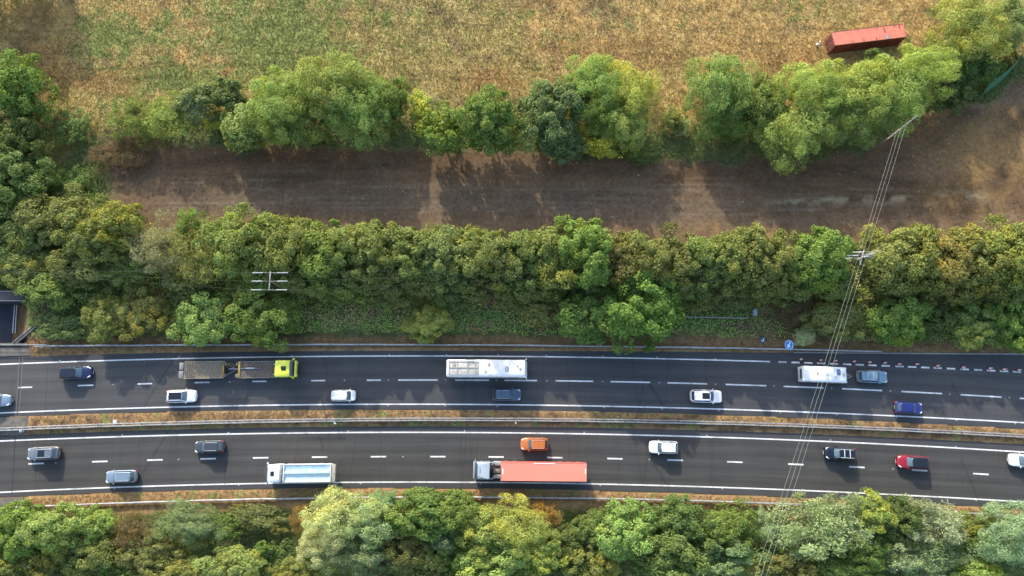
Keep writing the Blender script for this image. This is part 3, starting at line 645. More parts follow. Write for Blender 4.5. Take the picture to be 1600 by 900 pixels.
# ---- the long hedge
HG2 = (.19, .212, .064)
for a in [
 ('H',20,355,50,52,6,HG,.45,'hedge tree at the left edge, with yellowing clumps'),
 ('H',80,345,54,48,7.5,HG,.25,'tall hedge tree second from the left edge'),
 ('H',140,360,46,46,7.5,HG,.2,'hedge tree left of the yellow topped one'),
 ('H',185,355,50,40,8,OLV,.6,'yellow topped hedge tree below the dead bramble heap'),
 ('D',250,380,46,48,7,ASH,.1,'pale half dead hedge tree with bare grey twigs'),
 ('D',312,385,48,52,7,OLV,.2,'thin olive hedge tree right of the half dead one'),
 ('S',300,345,24,24,6.5,GR,.2,'small green spire poking up between thin hedge trees'),
 ('H',352,375,44,50,7.5,LIMED,.35,'light green hedge tree above the left power pole'),
 ('H',408,378,46,50,8,HG,.1,'hedge tree up and left of the pole crossarm'),
 ('O',455,385,46,50,8,HG,.15,'hedge tree straight above the right arm of the left pole'),
 ('H',505,390,46,48,8.5,HG,.15,'hedge tree with dense green crown right of the left pole'),
 ('O',555,385,44,44,8.5,OLV,.5,'yellow tinted hedge tree above the gap between left trucks and coach'),
 ('H',600,388,44,46,8,HG,.25,'hedge tree left of the foot of the bright sunlit streak'),
 ('O',645,392,46,44,8,HG,.1,'hedge tree just left of the sunlit streak foot'),
 ('H',695,398,46,46,8.5,(.185,.225,.085),.1,'grey green hedge tree at the foot of the sunlit streak'),
 ('O',742,398,44,46,8,HG,.3,'hedge tree above the rear of the white coach'),
 ('H',785,402,42,46,8.5,OLV,.45,'olive hedge tree above the front of the white coach'),
 ('O',828,398,44,48,8,HG,.2,'hedge tree right above the coach front window'),
 ('H',868,400,44,48,8,OLV,.5,'yellow flecked hedge tree left of the tall pointed one'),
 ('O',912,388,46,50,9.5,GR,.2,'tallest pointed bright green tree in the middle of the hedge'),
 ('H',958,402,46,46,8,OLD,.3,'dull hedge tree behind the big dark oak'),
 ('O',1005,402,44,44,8,OLV,.5,'orange flecked hedge tree behind the right of the oak'),
 ('H',1050,405,44,46,8,OLD,.2,'muted olive hedge tree right above the oak edge'),
 ('O',1098,406,46,44,8,HG,.2,'hedge tree below the large sunlit dirt patch'),
 ('H',1145,402,46,48,8.5,HG,.15,'hedge tree right below the sunlit dirt patch'),
 ('O',1190,400,44,50,8.5,HG,.25,'second hedge tree left of the hedge gap'),
 ('H',1232,405,40,46,8,OLV,.4,'yellowish hedge tree one from the hedge gap'),
 ('O',1276,398,52,46,8.5,GR,.25,'rounded hedge tree at the left side of the hedge gap'),
 ('H',1392,400,50,46,8,OLV,.3,'hedge tree right of the gap, under the power cables'),
 ('O',1432,400,44,48,8,HG,.55,'orange tipped hedge tree right of the cables'),
 ('H',1476,398,46,46,8,(.225,.220,.070),.55,'most orange tree of the hedge near the right'),
 ('O',1518,402,44,50,8,OLV,.5,'hedge tree right of the most orange one'),
 ('H',1560,398,46,50,8.5,HG,.3,'hedge tree second from the right edge'),
 ('O',1605,400,50,54,8.5,OLV,.5,'hedge tree cut by the right edge, tinged orange'),
 ]: tree(*a, group=GH)
for a in [
 ('H',40,415,50,40,4.5,OLV,.4,'lower hedge tree at the left edge with pale leaves'),
 ('O',135,420,50,40,5.5,HG2,.1,'lower dark hedge tree beneath the left tall pair'),
 ('H',195,420,48,38,5.5,HG2,.1,'lower hedge tree beneath the yellow topped one'),
 ('O',490,440,40,38,6,OLV,.3,'lower hedge tree right of the left pole arms'),
 ('H',545,445,44,34,6,HG2,.25,'lower drooping hedge tree left of centre'),
 ('O',600,440,44,38,6,OLD,.2,'lower dark hedge tree left of the round bush'),
 ('H',655,445,42,36,6,HG2,.2,'lower hedge tree directly above the round bush'),
 ('O',710,445,42,36,6,OLD,.1,'lower hedge tree above the coach tail'),
 ('H',765,445,42,34,6,OLD,.1,'lower hedge tree above the coach middle'),
 ('O',820,445,42,34,6,HG2,.2,'lower hedge tree above the coach nose'),
 ('H',872,440,36,34,6,HG2,.3,'lower hedge tree touching the oak on its left'),
 ('O',1075,448,42,34,6,OLD,.15,'lower hedge tree touching the oak on its right'),
 ('H',1125,444,44,30,6,OLD,.1,'lower hedge tree above the post and rail fence'),
 ('O',1180,442,44,28,6,HG2,.1,'lower hedge tree above the small grey panel'),
 ('H',1235,445,42,36,6,OLD,.3,'lower hedge tree left of the gap below the front row'),
 ('O',1292,440,42,36,6,HG2,.1,'lower hedge tree left of the pole in the gap'),
 ('H',1400,445,46,36,6,HG2,.2,'lower hedge tree right of the power cables'),
 ('O',1455,448,46,36,6,OLD,.3,'lower hedge tree beneath the orange tipped trees'),
 ('H',1512,450,44,34,6,OLD,.35,'lower shaded hedge tree second from the right edge'),
 ('O',1570,450,46,38,6,HG2,.2,'lower shaded hedge tree at the right edge'),
 ]: tree(*a, group=GH)
# ---- bushes and trees between hedge and motorway
for a in [
 ('B',80,458,42,28,4,GR,.1,'bright green bush right of the sunken road'),
 ('B',95,510,50,24,2,BG,.1,'low dark green bush right of the diagonal handrail'),
 ('H',165,492,40,38,4.5,OLV,.2,'olive bush left of the yellow leaved one on the upper bank'),
 ('H',220,490,44,40,4.5,OLV,.4,'yellow leaved bush above the blue car'),
 ('H',320,500,42,38,5,LIMED,.1,'light green bush above the flatbed trailer'),
 ('B',343,486,18,14,4.6,ORA,.6,'small rust coloured bush between two green ones'),
 ('O',408,488,56,46,6,GR,.2,'broad green tree just below the left power pole'),
 ('B',300,455,34,24,4,DG,.1,'dark bush in the shade left of the power pole'),
 ('O',672,507,33,27,3.8,LIME,.35,'round bright bush alone on the grassy upper bank'),
 ('B',842,478,44,30,3.5,OLV,.1,'soft olive bush left of the big oak'),
 ('O',928,492,52,44,7.5,GR,.05,'left crown of the big dark green oak pair'),
 ('O',1002,478,58,56,9.5,GR,.05,'right and taller crown of the big oak pair'),
 ('B',900,470,30,30,5,DG,.0,'dark small tree tucked left behind the oaks'),
 ('B',1100,466,38,18,3,OLV,.1,'olive bush overhanging the post and rail fence'),
 ('B',1150,464,34,18,3,OLD,.2,'dull bush at the right end of the fence'),
 ('S',1256,524,17,14,2.2,(.44,.48,.27),.0,'pale spiky shrub right of the round blue sign'),
 ('H',1310,498,52,34,4.5,OLV,.3,'olive bush under the three power cables'),
 ('D',1240,480,46,30,3,BRW,.2,'brown twiggy scrub above the round blue sign'),
 ('O',1403,496,46,40,5.5,GR,.2,'rounded green tree above the lane closure cones'),
 ('B',1466,500,36,28,3.5,DG,.1,'dark bush between the green tree and the lime tree'),
 ('H',1528,508,40,34,4.5,LIMED,.3,'yellow lime bush near the right edge above the cones'),
 ('O',1588,500,34,46,6.5,GR,.05,'bright green tree at the right edge above the cones'),
 ]: (tree if a[5] > 4.8 else bush)(*a, group=GU)
# ---- along the bottom edge
for a in [
 ('O',22,825,46,44,6,GR,.1,'green tree in the bottom left corner'),
 ('O',88,820,48,38,7,LIMED,.2,'bright lime tree second from the bottom left corner'),
 ('H',148,815,34,30,5,LIMED,.2,'small lime tree right of the bright lime one'),
 ('D',208,828,36,30,5,BRW,.3,'brownish thin tree below the pale grey car'),
 ('H',232,865,46,36,5.5,OLD,.3,'dull olive tree below the brownish thin one'),
 ('W',296,815,48,34,6,GREY,.1,'soft grey green willow below the dark hatchback'),
 ('H',140,862,46,38,5,OLD,.2,'dark olive tree in the lower left thicket'),
 ('H',60,880,40,30,4.5,OLD,.5,'olive and rust tree at the bottom left'),
 ('H',10,885,40,34,5,OLV,.3,'yellow green tree cut by the bottom left corner'),
 ('H',270,895,50,36,5.5,OLV,.2,'olive green tree cut by the bottom edge, below the grey willow'),
 ('O',350,885,56,36,5.5,LIMED,.3,'yellow green tree cut by the bottom edge left of the dark hollow'),
 ('B',185,895,36,24,4,GR,.2,'small green bush on the bottom edge at the left'),
 ('B',350,815,34,24,2.8,GR,.2,'green bush below the gap between hatchback and tipper'),
 ('B',400,805,44,22,2.2,OLD,.3,'low bush below the cab of the tipper truck'),
 ('B',414,852,14,14,3,GR,.2,'tiny bright green bush in the dark hollow'),
 ('B',440,870,44,34,2.6,DG,.1,'low dark bush in the hollow left of the pale willow'),
 ('H',465,892,44,26,4.5,OLV,.4,'olive tree on the bottom edge left of the pale willow'),
 ('D',470,805,20,24,3,ORA,.3,'rusty bush touching the pale willow on its left'),
 ('W',528,800,54,44,10,PALE,.3,'palest yellow grey willow crown covering the verge'),
 ('W',505,842,44,38,8.5,PALE,.1,'lower left crown of the pale willow'),
 ('W',575,810,46,40,9,SILV,.3,'right crown of the pale willow'),
 ('W',560,862,50,40,8,GREY,.1,'shaded lower crown of the pale willow'),
 ('S',598,775,22,16,5.5,SILV,.0,'wispy silver shrub by the lower barrier right of the pale willow'),
 ('O',660,800,54,42,8,GR,.3,'dense green tree hiding the lower barrier'),
 ('O',712,795,34,34,7,GR,.0,'bright green tree joined to the dense one on its right'),
 ('H',625,850,44,34,6,OLD,.2,'dull tree between pale willow and dense green tree'),
 ('S',603,888,26,20,5,SILV,.0,'whitish spiky shrub on the bottom edge'),
 ('S',688,842,22,16,6,SILV,.0,'whitish patchy shrub under the dense green tree'),
 ('H',650,885,56,36,5.5,OLD,.1,'dark olive tree on the bottom edge below the dense green one'),
 ('H',700,862,38,30,5,GR,.1,'green tree between dark olive and yellow trees'),
 ('W',805,820,60,46,8.5,LIME,.5,'largest yellow lime tree below the red trailer'),
 ('H',750,830,42,40,7.5,LIMED,.3,'lime tree left of the large yellow lime one'),
 ('H',845,862,44,36,7,LIME,.4,'yellow green tree low right of the large yellow one'),
 ('H',770,878,52,36,7,LIMED,.4,'lime tree on the bottom edge below the yellow one'),
 ('D',852,803,26,24,4.5,ORA,.6,'thin orange yellow tree below the trailer tail'),
 ('H',888,842,32,30,5,DG,.1,'dark green tree right of the orange one'),
 ('H',922,872,40,36,5.5,OLV,.3,'olive tree on the bottom edge right of the yellow trees'),
 ('H',928,825,34,32,5.5,BG,.1,'blue green tree left of the rounded lime one'),
 ('O',978,828,46,44,7,LIMED,.2,'rounded lime tree below the small white lower car'),
 ('H',1062,808,50,40,7,BG,.0,'blue green tree right of the rounded lime one'),
 ('H',1052,862,54,38,7,BG,.0,'larger blue green tree lower down at the bottom'),
 ('H',1138,818,44,36,6,GR,.1,'mid green tree below the verge left of the cables'),
 ('H',1130,872,52,36,6,GREY,.1,'greyish green tree on the bottom edge left of the cables'),
 ('S',1194,812,18,24,4,SILV,.0,'small whitish shrub right beside the cables'),
 ('B',1190,885,40,26,4,OLV,.3,'olive bush under the cables at the bottom edge'),
 ('S',1262,820,58,48,8,SILV,.1,'left silver green willow by the lower barrier'),
 ('S',1318,805,50,42,8.5,SILV,.1,'middle silver green willow reaching onto the road margin'),
 ('H',1358,800,34,36,7.5,LIMED,.5,'bright lime tree between silver willows'),
 ('H',1355,850,40,36,6.5,GR,.2,'green tree below the bright lime one'),
 ('H',1400,808,34,36,6,DG,.0,'darkest green tree right of the bright lime one'),
 ('S',1452,812,48,40,6.5,SILV,.1,'silver willow right of the darkest tree'),
 ('S',1415,858,36,32,6,SILV,.0,'whitish thin tree in the lower right thicket'),
 ('S',1460,865,50,34,5.5,GREY,.1,'grey green thin tree in the lower right thicket'),
 ('H',1330,888,52,28,5,GR,.1,'green tree on the bottom edge below the silver willows'),
 ('H',1245,885,46,28,4.5,OLD,.1,'dark olive tree on the bottom edge right of the cables'),
 ('B',1530,892,40,22,4,LIMED,.5,'lime bush on the bottom edge near the right corner'),
 ('B',1520,815,36,26,1.8,OLV,.5,'low yellowish bush left of the last silver tree'),
 ('B',1510,850,40,30,2.2,DG,.1,'low dark bush in the hollow near the right corner'),
 ('W',1585,835,56,50,7.5,SILV,.0,'silver green tree in the bottom right corner'),
 ]: (tree if a[5] > 4.2 else bush)(*a, group=GB)
# ---------------------------------------------------------------- cars
def interp(xs, ys, x): return float(np.interp(x, xs, ys))
def wheel(root, x, y, r=.33, w=.22, name='wheel'):
    s = 1 if y > 0 else -1
    b = MB(); b.tube([(0, -w / 2, 0), (0, -w / 2 + .03, 0), (0, w / 2 - .03, 0), (0, w / 2, 0)], [r - .03, r, r, r - .03], 20)
    t = b.build(name, M['rubber'], root); t.location = (x, y, r)
    b = MB(); b.tube([(0, s * (w / 2 - .05), 0), (0, s * (w / 2 + .006), 0)], [r * .62, r * .60], 14)
    b.build('rim', M['rim'], t)
    return t
def car(label, px, py, L, W, H, pm_, dirx, kind='hatch', rot=None, roof=None, rails=False, crossbars=False, pano=None, group=None, cat='car', visible=True, rail_mat=None, trim=None):
    """x forward, y left, z up"""
    f = C['uc'] if dirx > 0 else C['lc']
    p = G(px, py, H * .6); sl_ = float(f(p.x + 1) - f(p.x - 1)) / 2
    rz = math.atan(sl_) + (0 if dirx > 0 else math.pi)
    root = empty('car', (p.x, p.y, .005), rz, label, cat, group)
    h = L / 2
    prof = dict(  # (cowl, windscreen top, roof rear, tail glass foot) as shares of the length from the nose
        hatch=(.27, .40, .86, .965), suv=(.27, .39, .88, .975), estate=(.27, .41, .91, .985), saloon=(.27, .41, .76, .89), van=(.17, .31, .95, .99))[kind]
    X = [h - q * L for q in prof]; belt = {'suv': .60, 'van': .55}.get(kind, .615) * H; belt = H * (.60 if kind != 'van' else .56)
    nose = belt * (.80 if kind != 'van' else .9); clr = .17 if kind != 'suv' else .22
    e = 1 / 5.5
    n = 26; st = [h * math.sin(math.pi * (k / (n - 1) - .5)) * .5 + h * (2 * k / (n - 1) - 1) * .5 for k in range(n)]
    rows = []
    for x in st:
        u = abs(x / h); pw = 7 if x < 0 else 4.5
        k = max(0.0, 1 - u ** pw) ** (1 / 2.4); hw = W / 2 * (0.62 + .38 * k if u < 1 else .62)
        top = interp([-h, -h + .10, X[3] - .02, X[3] + .3, X[0], X[0] + .12, h - .35, h - .08, h], [belt * .72, belt * .90, belt * .97, belt, belt, belt * .985, nose * 1.08, nose * .92, nose * .68], x)
        bot = interp([-h, -h + .25, h - .25, h], [clr + .22, clr, clr, clr + .16], x)
        mid = (top + bot) / 2
        half = [(0, bot), (hw * .8, bot), (hw * .97, bot + .06), (hw, bot + .18), (hw * 1.0, mid + .05), (hw * .985, top - .13), (hw * .93, top - .035), (hw * .84, top + .005), (hw * .5, top + .03), (0, top + .04)]
        rows.append([(x, y, z) for y, z in half] + [(x, -y, z) for y, z in half[-2:0:-1]])
    b = MB(); b.grid(rows, closed=True, caps=True); b.build('body', pm_, root, angle=50)
    # bonnet lid, slightly proud, with the shut line round it
    b = MB(); rr = []
    for x in np.linspace(X[0] + .12, h - .30, 6):
        top = interp([X[0], X[0] + .12, h - .35, h - .08], [belt, belt * .985, nose * 1.08, nose * .92], x); hw = W / 2 * interp([X[0], h - .35, h], [.80, .74, .55], x)
        rr.append([(x, y * hw, top + .04 - .012 * abs(y) ** 2 * 3.3 + .008) for y in (-1, -.93, -.5, 0, .5, .93, 1)])
    rr = [[(x, y, z - (.02 if k in (0, 6) else 0)) for k, (x, y, z) in enumerate(r_)] for r_ in rr]
    b.grid(rr); b.build('bonnet', pm_, root)
    yb, yt = W / 2 * .885, W / 2 * (.70 if kind != 'van' else .78); zb, zr = belt - .01, H - .03
    ex = .22
    def hull(v):
        xf = X[0] * (1 - v) + X[1] * v - .05 * math.sin(math.pi * v) * 0; xr_ = X[3] * (1 - v) + X[2] * v
        hy = (yb * (1 - v) + yt * v) + .035 * math.sin(math.pi * v)
        return (xf + xr_) / 2, (xf - xr_) / 2, hy, zb + (zr - zb) * (v ** .92)
    def at(face, q, v, o=0.0):
        cx, hx, hy, z = hull(v)
        if face in ('f', 'r'):
            s = min(1, abs(q)) ** (1 / ex); cq = max(0.0, 1 - s * s) ** .5
            x = cx + (hx * cq ** ex - .10 * q * q * (1 if face == 'f' else .6)) * (1 if face == 'f' else -1) + o * (1 if face == 'f' else -1); return (x, hy * q, z + o * .6)
        s = min(1, abs(q)) ** (1 / ex); sq = max(0.0, 1 - s * s) ** .5
        return (cx + hx * q, (hy * sq ** ex + o) * (1 if face == 'l' else -1), z + o * .3)
    def ring(v, k=1.0, dz=0.0):
        cx, hx, hy, z = hull(v); out = []
        for i in range(48):
            a = i * math.tau / 48; ca, sa = math.cos(a), math.sin(a)
            qy = math.copysign(abs(sa) ** ex, sa); x = hx * math.copysign(abs(ca) ** ex, ca)
            x -= (.10 if ca > 0 else -.06) * qy * qy * abs(ca) ** ex
            out.append((cx + x * k, hy * qy * k, z + dz))
        return out
    b = MB(); b.grid([ring(0), ring(.3), ring(.6), ring(.9), ring(.975, .995, .006), ring(1, .96, .018), ring(1, .85, .028), ring(1, .6, .036), ring(1, .25, .04), ring(1, .02, .04)], closed=True)
    b.build('roof', roof or pm_, root, angle=60)
    g = lambda face, q0, q1, v0, v1, nq=8: [[at(face, q0 + (q1 - q0) * j / nq, v0 + (v1 - v0) * i / 4, .012) for j in range(nq + 1)] for i in range(5)]
    b = MB(); b.grid(g('f', -.86, .86, .03, .96)); b.build('windscreen', M['windscreen'], root)
    b = MB(); b.grid(g('r', -.80, .80, .22, .93)); b.build('rear_window', M['glass'], root)
    for fc in 'lr_'[:2]:
        f2 = 'l' if fc == 'l' else 'x'
        b = MB(); b.grid(g(f2, .04, .80, .10, .88)); b.build('side_window', M['glass'], root)
        b = MB(); b.grid(g(f2, -.02, -.62, .10, .88)); b.build('side_window', M['glass'], root)
        if kind in ('estate', 'suv'):
            b = MB(); b.grid(g(f2, -.66, -.88, .18, .86, 3)); b.build('side_window', M['glass'], root)
    zt = H + .012
    if pano:
        a0, a1, ky = pano; x0, x1 = X[1] - (X[1] - X[2]) * a0, X[1] - (X[1] - X[2]) * a1
        b = MB(); b.grid([[(x0 + (x1 - x0) * i / 5, yt * ky * q, H + .026 - .010 * q * q) for q in (-1, -.5, 0, .5, 1)] for i in range(6)]); b.build('roof_window', M['glass_black'], root)
    if rails:
        for s in (-1, 1):
            b = MB(); b.tube([(X[1] - .12, s * yt * .86, zt - .03), (X[1] - .22, s * yt * .88, zt + .045), (X[2] + .3, s * yt * .88, zt + .045), (X[2] + .15, s * yt * .86, zt - .03)], .022, 6)
            b.build('roof_rail', rail_mat or M['silver'], root)
    if crossbars:
        for k in (.30, .66):
            b = MB(); b.box((X[1] + (X[2] - X[1]) * k, 0, zt + .075), (.09, yt * 1.85, .035), .01); b.build('cross_bar', rail_mat or M['silver'], root)
    for s in (-1, 1):
        b = MB(); b.box((X[0] - .16, s * (W / 2 + .055), belt + .04), (.13, .20, .12), .035); b.build('wing_mirror', trim or pm_, root)
        b = MB(); hz_ = nose * .90
        b.grid([[(h - .50 + .36 * t - .10 * (1 - abs(q)) * 0, s * (W / 2 * (.90 - .30 * t * .6) - .20 * q), nose * (1.075 - .06 * t) - .02 * q + .018 + (.02 if q < .5 else .03)) for q in (0, .33, .66, 1)] for t in (0, .33, .66, 1)]); b.build('headlight', M['lamp'], root, thick=.03)
        b = MB(); b.box((-h + .12, s * W / 2 * .76, belt * .82), (.22, W * .16, .14), .03); b.build('tail_light', M['red_lens'], root)
        for xx in (h * .62, -h * .60):
            b = MB(); b.tube([(xx, s * (W / 2 - .25), .34), (xx, s * (W / 2 - .005), .34)], .40, 20); b.build('wheel_arch', M['black'], root)
            wheel(root, xx, s * (W / 2 - .10))
    b = MB(); b.box((h - .045, 0, nose * .62), (.06, W * .48, .16), .02); b.build('grille', M['black'], root)
    b = MB(); b.box((h + .005, 0, nose * .42), (.02, .52, .11)); b.build('number_plate', M['plate_white'], root)
    b = MB(); b.box((-h + .0, 0, belt * .66), (.02, .52, .11)); b.build('number_plate', M['plate_yellow'], root)
    b = MB(); b.box((-h + .03, 0, clr + .20), (.10, W * .72, .18), .03); b.build('rear_bumper_trim', M['black'], root)
    b = MB(); b.tube([(X[2] + .25, 0, zt), (X[2] + .08, 0, zt + .1)], [.03, .012], 6); b.build('aerial', M['black'], root)
    return root
PT = dict(navy=paint('paint_navy', (.012, .022, .075)), white=paint('paint_white', (.78, .79, .80), 0, .02), dgrey=paint('paint_dark_grey', (.055, .065, .078)), silver=paint('paint_silver', (.19, .21, .235), .4),
          pale=paint('paint_pale_blue_grey', (.22, .29, .37), .3), lblue=paint('paint_light_blue', (.17, .28, .38), .2), blue=paint('paint_blue', (.015, .028, .17)), orange=paint('paint_orange', (.55, .17, .035), .2),
          red=paint('paint_red', (.36, .012, .03), .2), blk=paint('paint_black_blue', (.010, .014, .028)), slate=paint('paint_slate_blue', (.055, .10, .155)), grey2=paint('paint_mid_grey', (.20, .23, .26), .5))
GC, GD = 'vehicles on the upper carriageway', 'vehicles on the lower carriageway'
car('dark navy estate car with pale blue windscreen in the far left of the upper carriageway', 117, 582, 4.75, 1.85, 1.52, PT['navy'], 1, 'estate', roof=PT['blk'], rails=True, group=GC, rail_mat=M['black'])
car('light blue grey car cut by the left edge on the upper carriageway', -8, 626, 4.4, 1.8, 1.48, PT['pale'], 1, 'hatch', group=GC)
car('white car with dark glass roof beside the flatbed trailer', 282, 619, 4.5, 1.88, 1.62, PT['white'], 1, 'suv', pano=(.02, .88, .80), group=GC)
car('small white hatchback alone in the outer lane, left of the coach', 536, 618, 3.6, 1.68, 1.52, PT['white'], 1, 'van', group=GC)
car('slate blue car with silver roof rails in the lane beside the coach', 792, 616.5, 4.25, 1.84, 1.62, PT['slate'], 1, 'suv', rails=True, group=GC)
car('white car with black sunroof and black rear window trim on the upper carriageway', 1104, 619, 4.75, 1.92, 1.58, PT['white'], 1, 'estate', pano=(.05, .52, .66), group=GC)
car('light blue car with two roof bars towing the white caravan', 1364, 588.5, 4.6, 1.84, 1.55, PT['lblue'], 1, 'estate', rails=True, crossbars=True, group=GC)
car('deep blue car with red tail lights next to the upper central edge line', 1421, 637, 4.1, 1.78, 1.5, PT['blue'], 1, 'hatch', group=GC)
car('silver grey car with dark sunroof at the far left of the lower carriageway', 66, 708.5, 4.7, 1.88, 1.66, PT['silver'], -1, 'suv', pano=(.12, .55, .70), rails=True, group=GD)
car('pale blue grey car with bright roof rails straddling the lower edge line', 188, 745, 4.55, 1.84, 1.62, PT['pale'], -1, 'suv', rails=True, group=GD)
car('dark grey hatchback over a lane dash left of the white tipper', 326, 698, 4.3, 1.80, 1.55, PT['dgrey'], -1, 'hatch', rails=True, group=GD)
car('orange car with pale roof rails driving beside the red trailer', 835, 694, 4.05, 1.84, 1.65, PT['orange'], -1, 'suv', rails=True, group=GD)
car('plain white car with white roof on the lower carriageway', 1037.5, 699, 4.2, 1.86, 1.64, PT['white'], -1, 'suv', rails=True, group=GD, rail_mat=PT['white'])
car('blue black car with white roof bars on the lower carriageway', 1314, 708.5, 4.5, 1.86, 1.72, PT['blk'], -1, 'suv', rails=True, crossbars=True, group=GD, rail_mat=M['white_panel'])
car('red car with black roof on the lower carriageway at right', 1428, 722.5, 4.55, 1.86, 1.62, PT['red'], -1, 'suv', roof=M['glass_black'], group=GD)
car('white car cut by the right edge on the lower carriageway', 1603, 720, 4.5, 1.84, 1.6, PT['white'], -1, 'suv', group=GD)
# ---------------------------------------------------------------- goods vehicles, coach, caravan
def vroot(name, label, cat, px, py, zc, dirx, group):
    f = C['uc'] if dirx > 0 else C['lc']; p = G(px, py, zc); s = float(f(p.x + 2) - f(p.x - 2)) / 4
    return empty(name, (p.x, p.y, .005), math.atan(s) + (0 if dirx > 0 else math.pi), label, cat, group)
def cab(root, x0, L, W, H, m, glass=True, hatchc=None, deflector=False, z0=.55):
    """tractor cab from x0 (rear) to x0+L (front)"""
    b = MB(); rows = []
    for x, k, zt in [(x0, .97, H - .05), (x0 + .08, 1, H), (x0 + L * .45, 1, H), (x0 + L * .72, .99, H - .06), (x0 + L * .88, .97, H - .30), (x0 + L * .97, .95, H * .62), (x0 + L, .92, H * .52)]:
        hw = W / 2 * k; c_ = .10
        half = [(0, z0), (hw, z0), (hw, zt - .35), (hw * .985, zt - c_), (hw * .90, zt - .01), (hw * .5, zt + .03), (0, zt + .04)]
        rows.append([(x, y, z) for y, z in half] + [(x, -y, z) for y, z in half[-2:0:-1]])
    b.grid(rows, closed=True, caps=True); c = b.build('cab', m, root, angle=45)
    b = MB(); b.grid([[(x0 + L * .875 + .025, y * W * .44, H - .33), (x0 + L * .965 + .02, y * W * .45, H * .66)] for y in (-1, -.5, 0, .5, 1)]); b.build('windscreen', M['glass'], root, thick=.02)
    for s in (-1, 1):
        b = MB(); b.box((x0 + L * .58, s * (W / 2 + .004), H * .66), (L * .42, .02, .62), .008); b.build('side_window', M['glass'], root)
        b = MB(); b.tube([(x0 + L * .86, s * W / 2, H - .35), (x0 + L * .93, s * (W / 2 + .14), H - .40), (x0 + L * .93, s * (W / 2 + .16), H - .55)], .02, 6); b.box((x0 + L * .95, s * (W / 2 + .17), H - .80), (.12, .24, .62), .04)
        b.build('wing_mirror', m, root)
        b = MB(); b.box((x0 + L + .0, s * W * .36, z0 + .22), (.05, .42, .22), .02); b.build('headlight', M['lamp'], root)
    b = MB(); b.box((x0 + L + .02, 0, z0 + .55), (.05, W * .6, .5), .02); b.build('grille', M['black'], root)
    b = MB(); b.box((x0 + L - .02, 0, z0 - .05), (.2, W * .96, .28), .04); b.build('bumper', M['black'], root)
    b = MB(); b.box((x0 + L * .48, 0, H + .055), (L * .26, W * .26, .05), .015); b.build('roof_hatch', hatchc or M['glass_black'], root)
    if glass: b = MB(); b.box((x0 + L * .93, 0, H - .13), (.26, W * .94, .05), .02, ry=.25); b.build('sun_visor', M['glass'], root)
    else:
        b = MB(); b.box((x0 + L * .885, 0, H - .13), (.40, W * .90, .04), .02, ry=.55); b.build('tinted_visor', M['glass'], root)
        b = MB(); b.box((x0 + L + .06, 0, H * .56), (.24, W * .98, .30), .06); b.build('front_panel', m, root)
    return c
def axle(root, x, W, r=.50):
    for s in (-1, 1): wheel(root, x, s * (W / 2 - .17), r, .32)
def chassis(root, x0, x1, z=.95):
    b = MB()
    for s in (-1, 1): b.box(((x0 + x1) / 2, s * .42, z), (x1 - x0, .10, .26))
    k = x0 + .3
    while k < x1: b.box((k, 0, z), (.08, .84, .12)); k += 1.1
    b.build('chassis_frame', M['black'], root, smooth=False)
# -- flatbed drawbar lorry
m_wood = mat('deck_timber', (.27, .215, .15), .85, var=.22, scale=5)
m_wood2 = mat('deck_timber_dark', (.17, .135, .105), .85, var=.22, scale=5)
m_lime = paint('paint_lime_yellow', (.82, .84, .07), 0)
m_ylw = mat('ochre_steel', (.42, .30, .07), .6)
m_steel = mat('deck_edge_steel', (.26, .24, .21), .55, metal=.3)
rt = vroot('drawbar_lorry', 'lime yellow cab flatbed lorry with empty planked deck', 'lorry', 417, 577, 1.6, 1, GC)
def planks(root, x0, x1, W, z, m, name='deck', pitch=.30):
    b = MB(); x = x0
    while x < x1 - .02:
        q = min(pitch - .035, x1 - x); b.box((x + q / 2, 0, z + random.uniform(-.006, .006)), (q, W, .06)); x += pitch
    return b.build(name, m, root, smooth=False)
chassis(rt, -4.6, 2.6)
planks(rt, -4.1, 1.45, 2.30, 1.25, m_wood2)
for s in (-1, 1):
    b = MB(); b.box((-1.3, s * 1.21, 1.24), (5.6, .09, .16), .01); b.build('side_rail', m_steel, rt)
b = MB(); b.box((-4.2, 0, 1.34), (.28, 2.5, .22), .02); b.build('cross_beam', m_ylw, rt)
b = MB(); b.box((1.35, 0, 1.5), (.10, 2.4, .7), .02); b.build('headboard', m_steel, rt)
b = MB(); b.box((-2.4, .16, 1.36), (3.2, .14, .14), .02); b.box((-4.9, .16, 1.25), (1.8, .22, .16), .02); b.build('lifting_arm', mat('grey_violet_steel', (.20, .19, .24), .5, metal=.3), rt)
b = MB(); b.box((-2.55, .22, 1.47), (1.25, .13, .09), .02); b.build('arm_sleeve', M['white_panel'], rt)
b = MB(); b.tube([(-5.0, .55, 1.0), (-5.3, .9, 1.4), (-5.7, 1.0, 1.55), (-6.1, .75, 1.4), (-6.15, .35, 1.0)], .035, 8); b.build('air_hose', m_ylw, rt)
b = MB(); b.tube([(-5.0, -.3, 1.0), (-5.4, -.6, 1.2), (-5.9, -.5, 1.1), (-6.2, -.2, .95)], .03, 8); b.build('air_hose', M['black'], rt)
for s in (-1, 1):
    b = MB(); b.box((1.0, s * .75, 1.33), (.34, .12, .08), .01); b.build('lashing_point', M['silver'], rt)
    b = MB(); b.box((-4.6, s * .85, 1.0), (.5, .55, .35), .05); b.build('mudguard', m_steel, rt)
    b = MB(); b.box((-.6, s * .98, .75), (1.2, .5, .5), .06); b.build('fuel_tank', M['silver'], rt)
for x in (3.3, -2.4, -3.7): axle(rt, x, 2.5)
cab(rt, 1.65, 2.65, 2.45, 2.95, m_lime, glass=False)
b = MB(); b.box((4.42, 0, 2.32), (.16, 2.3, .12), .03); b.build('light_bar', m_lime, rt)
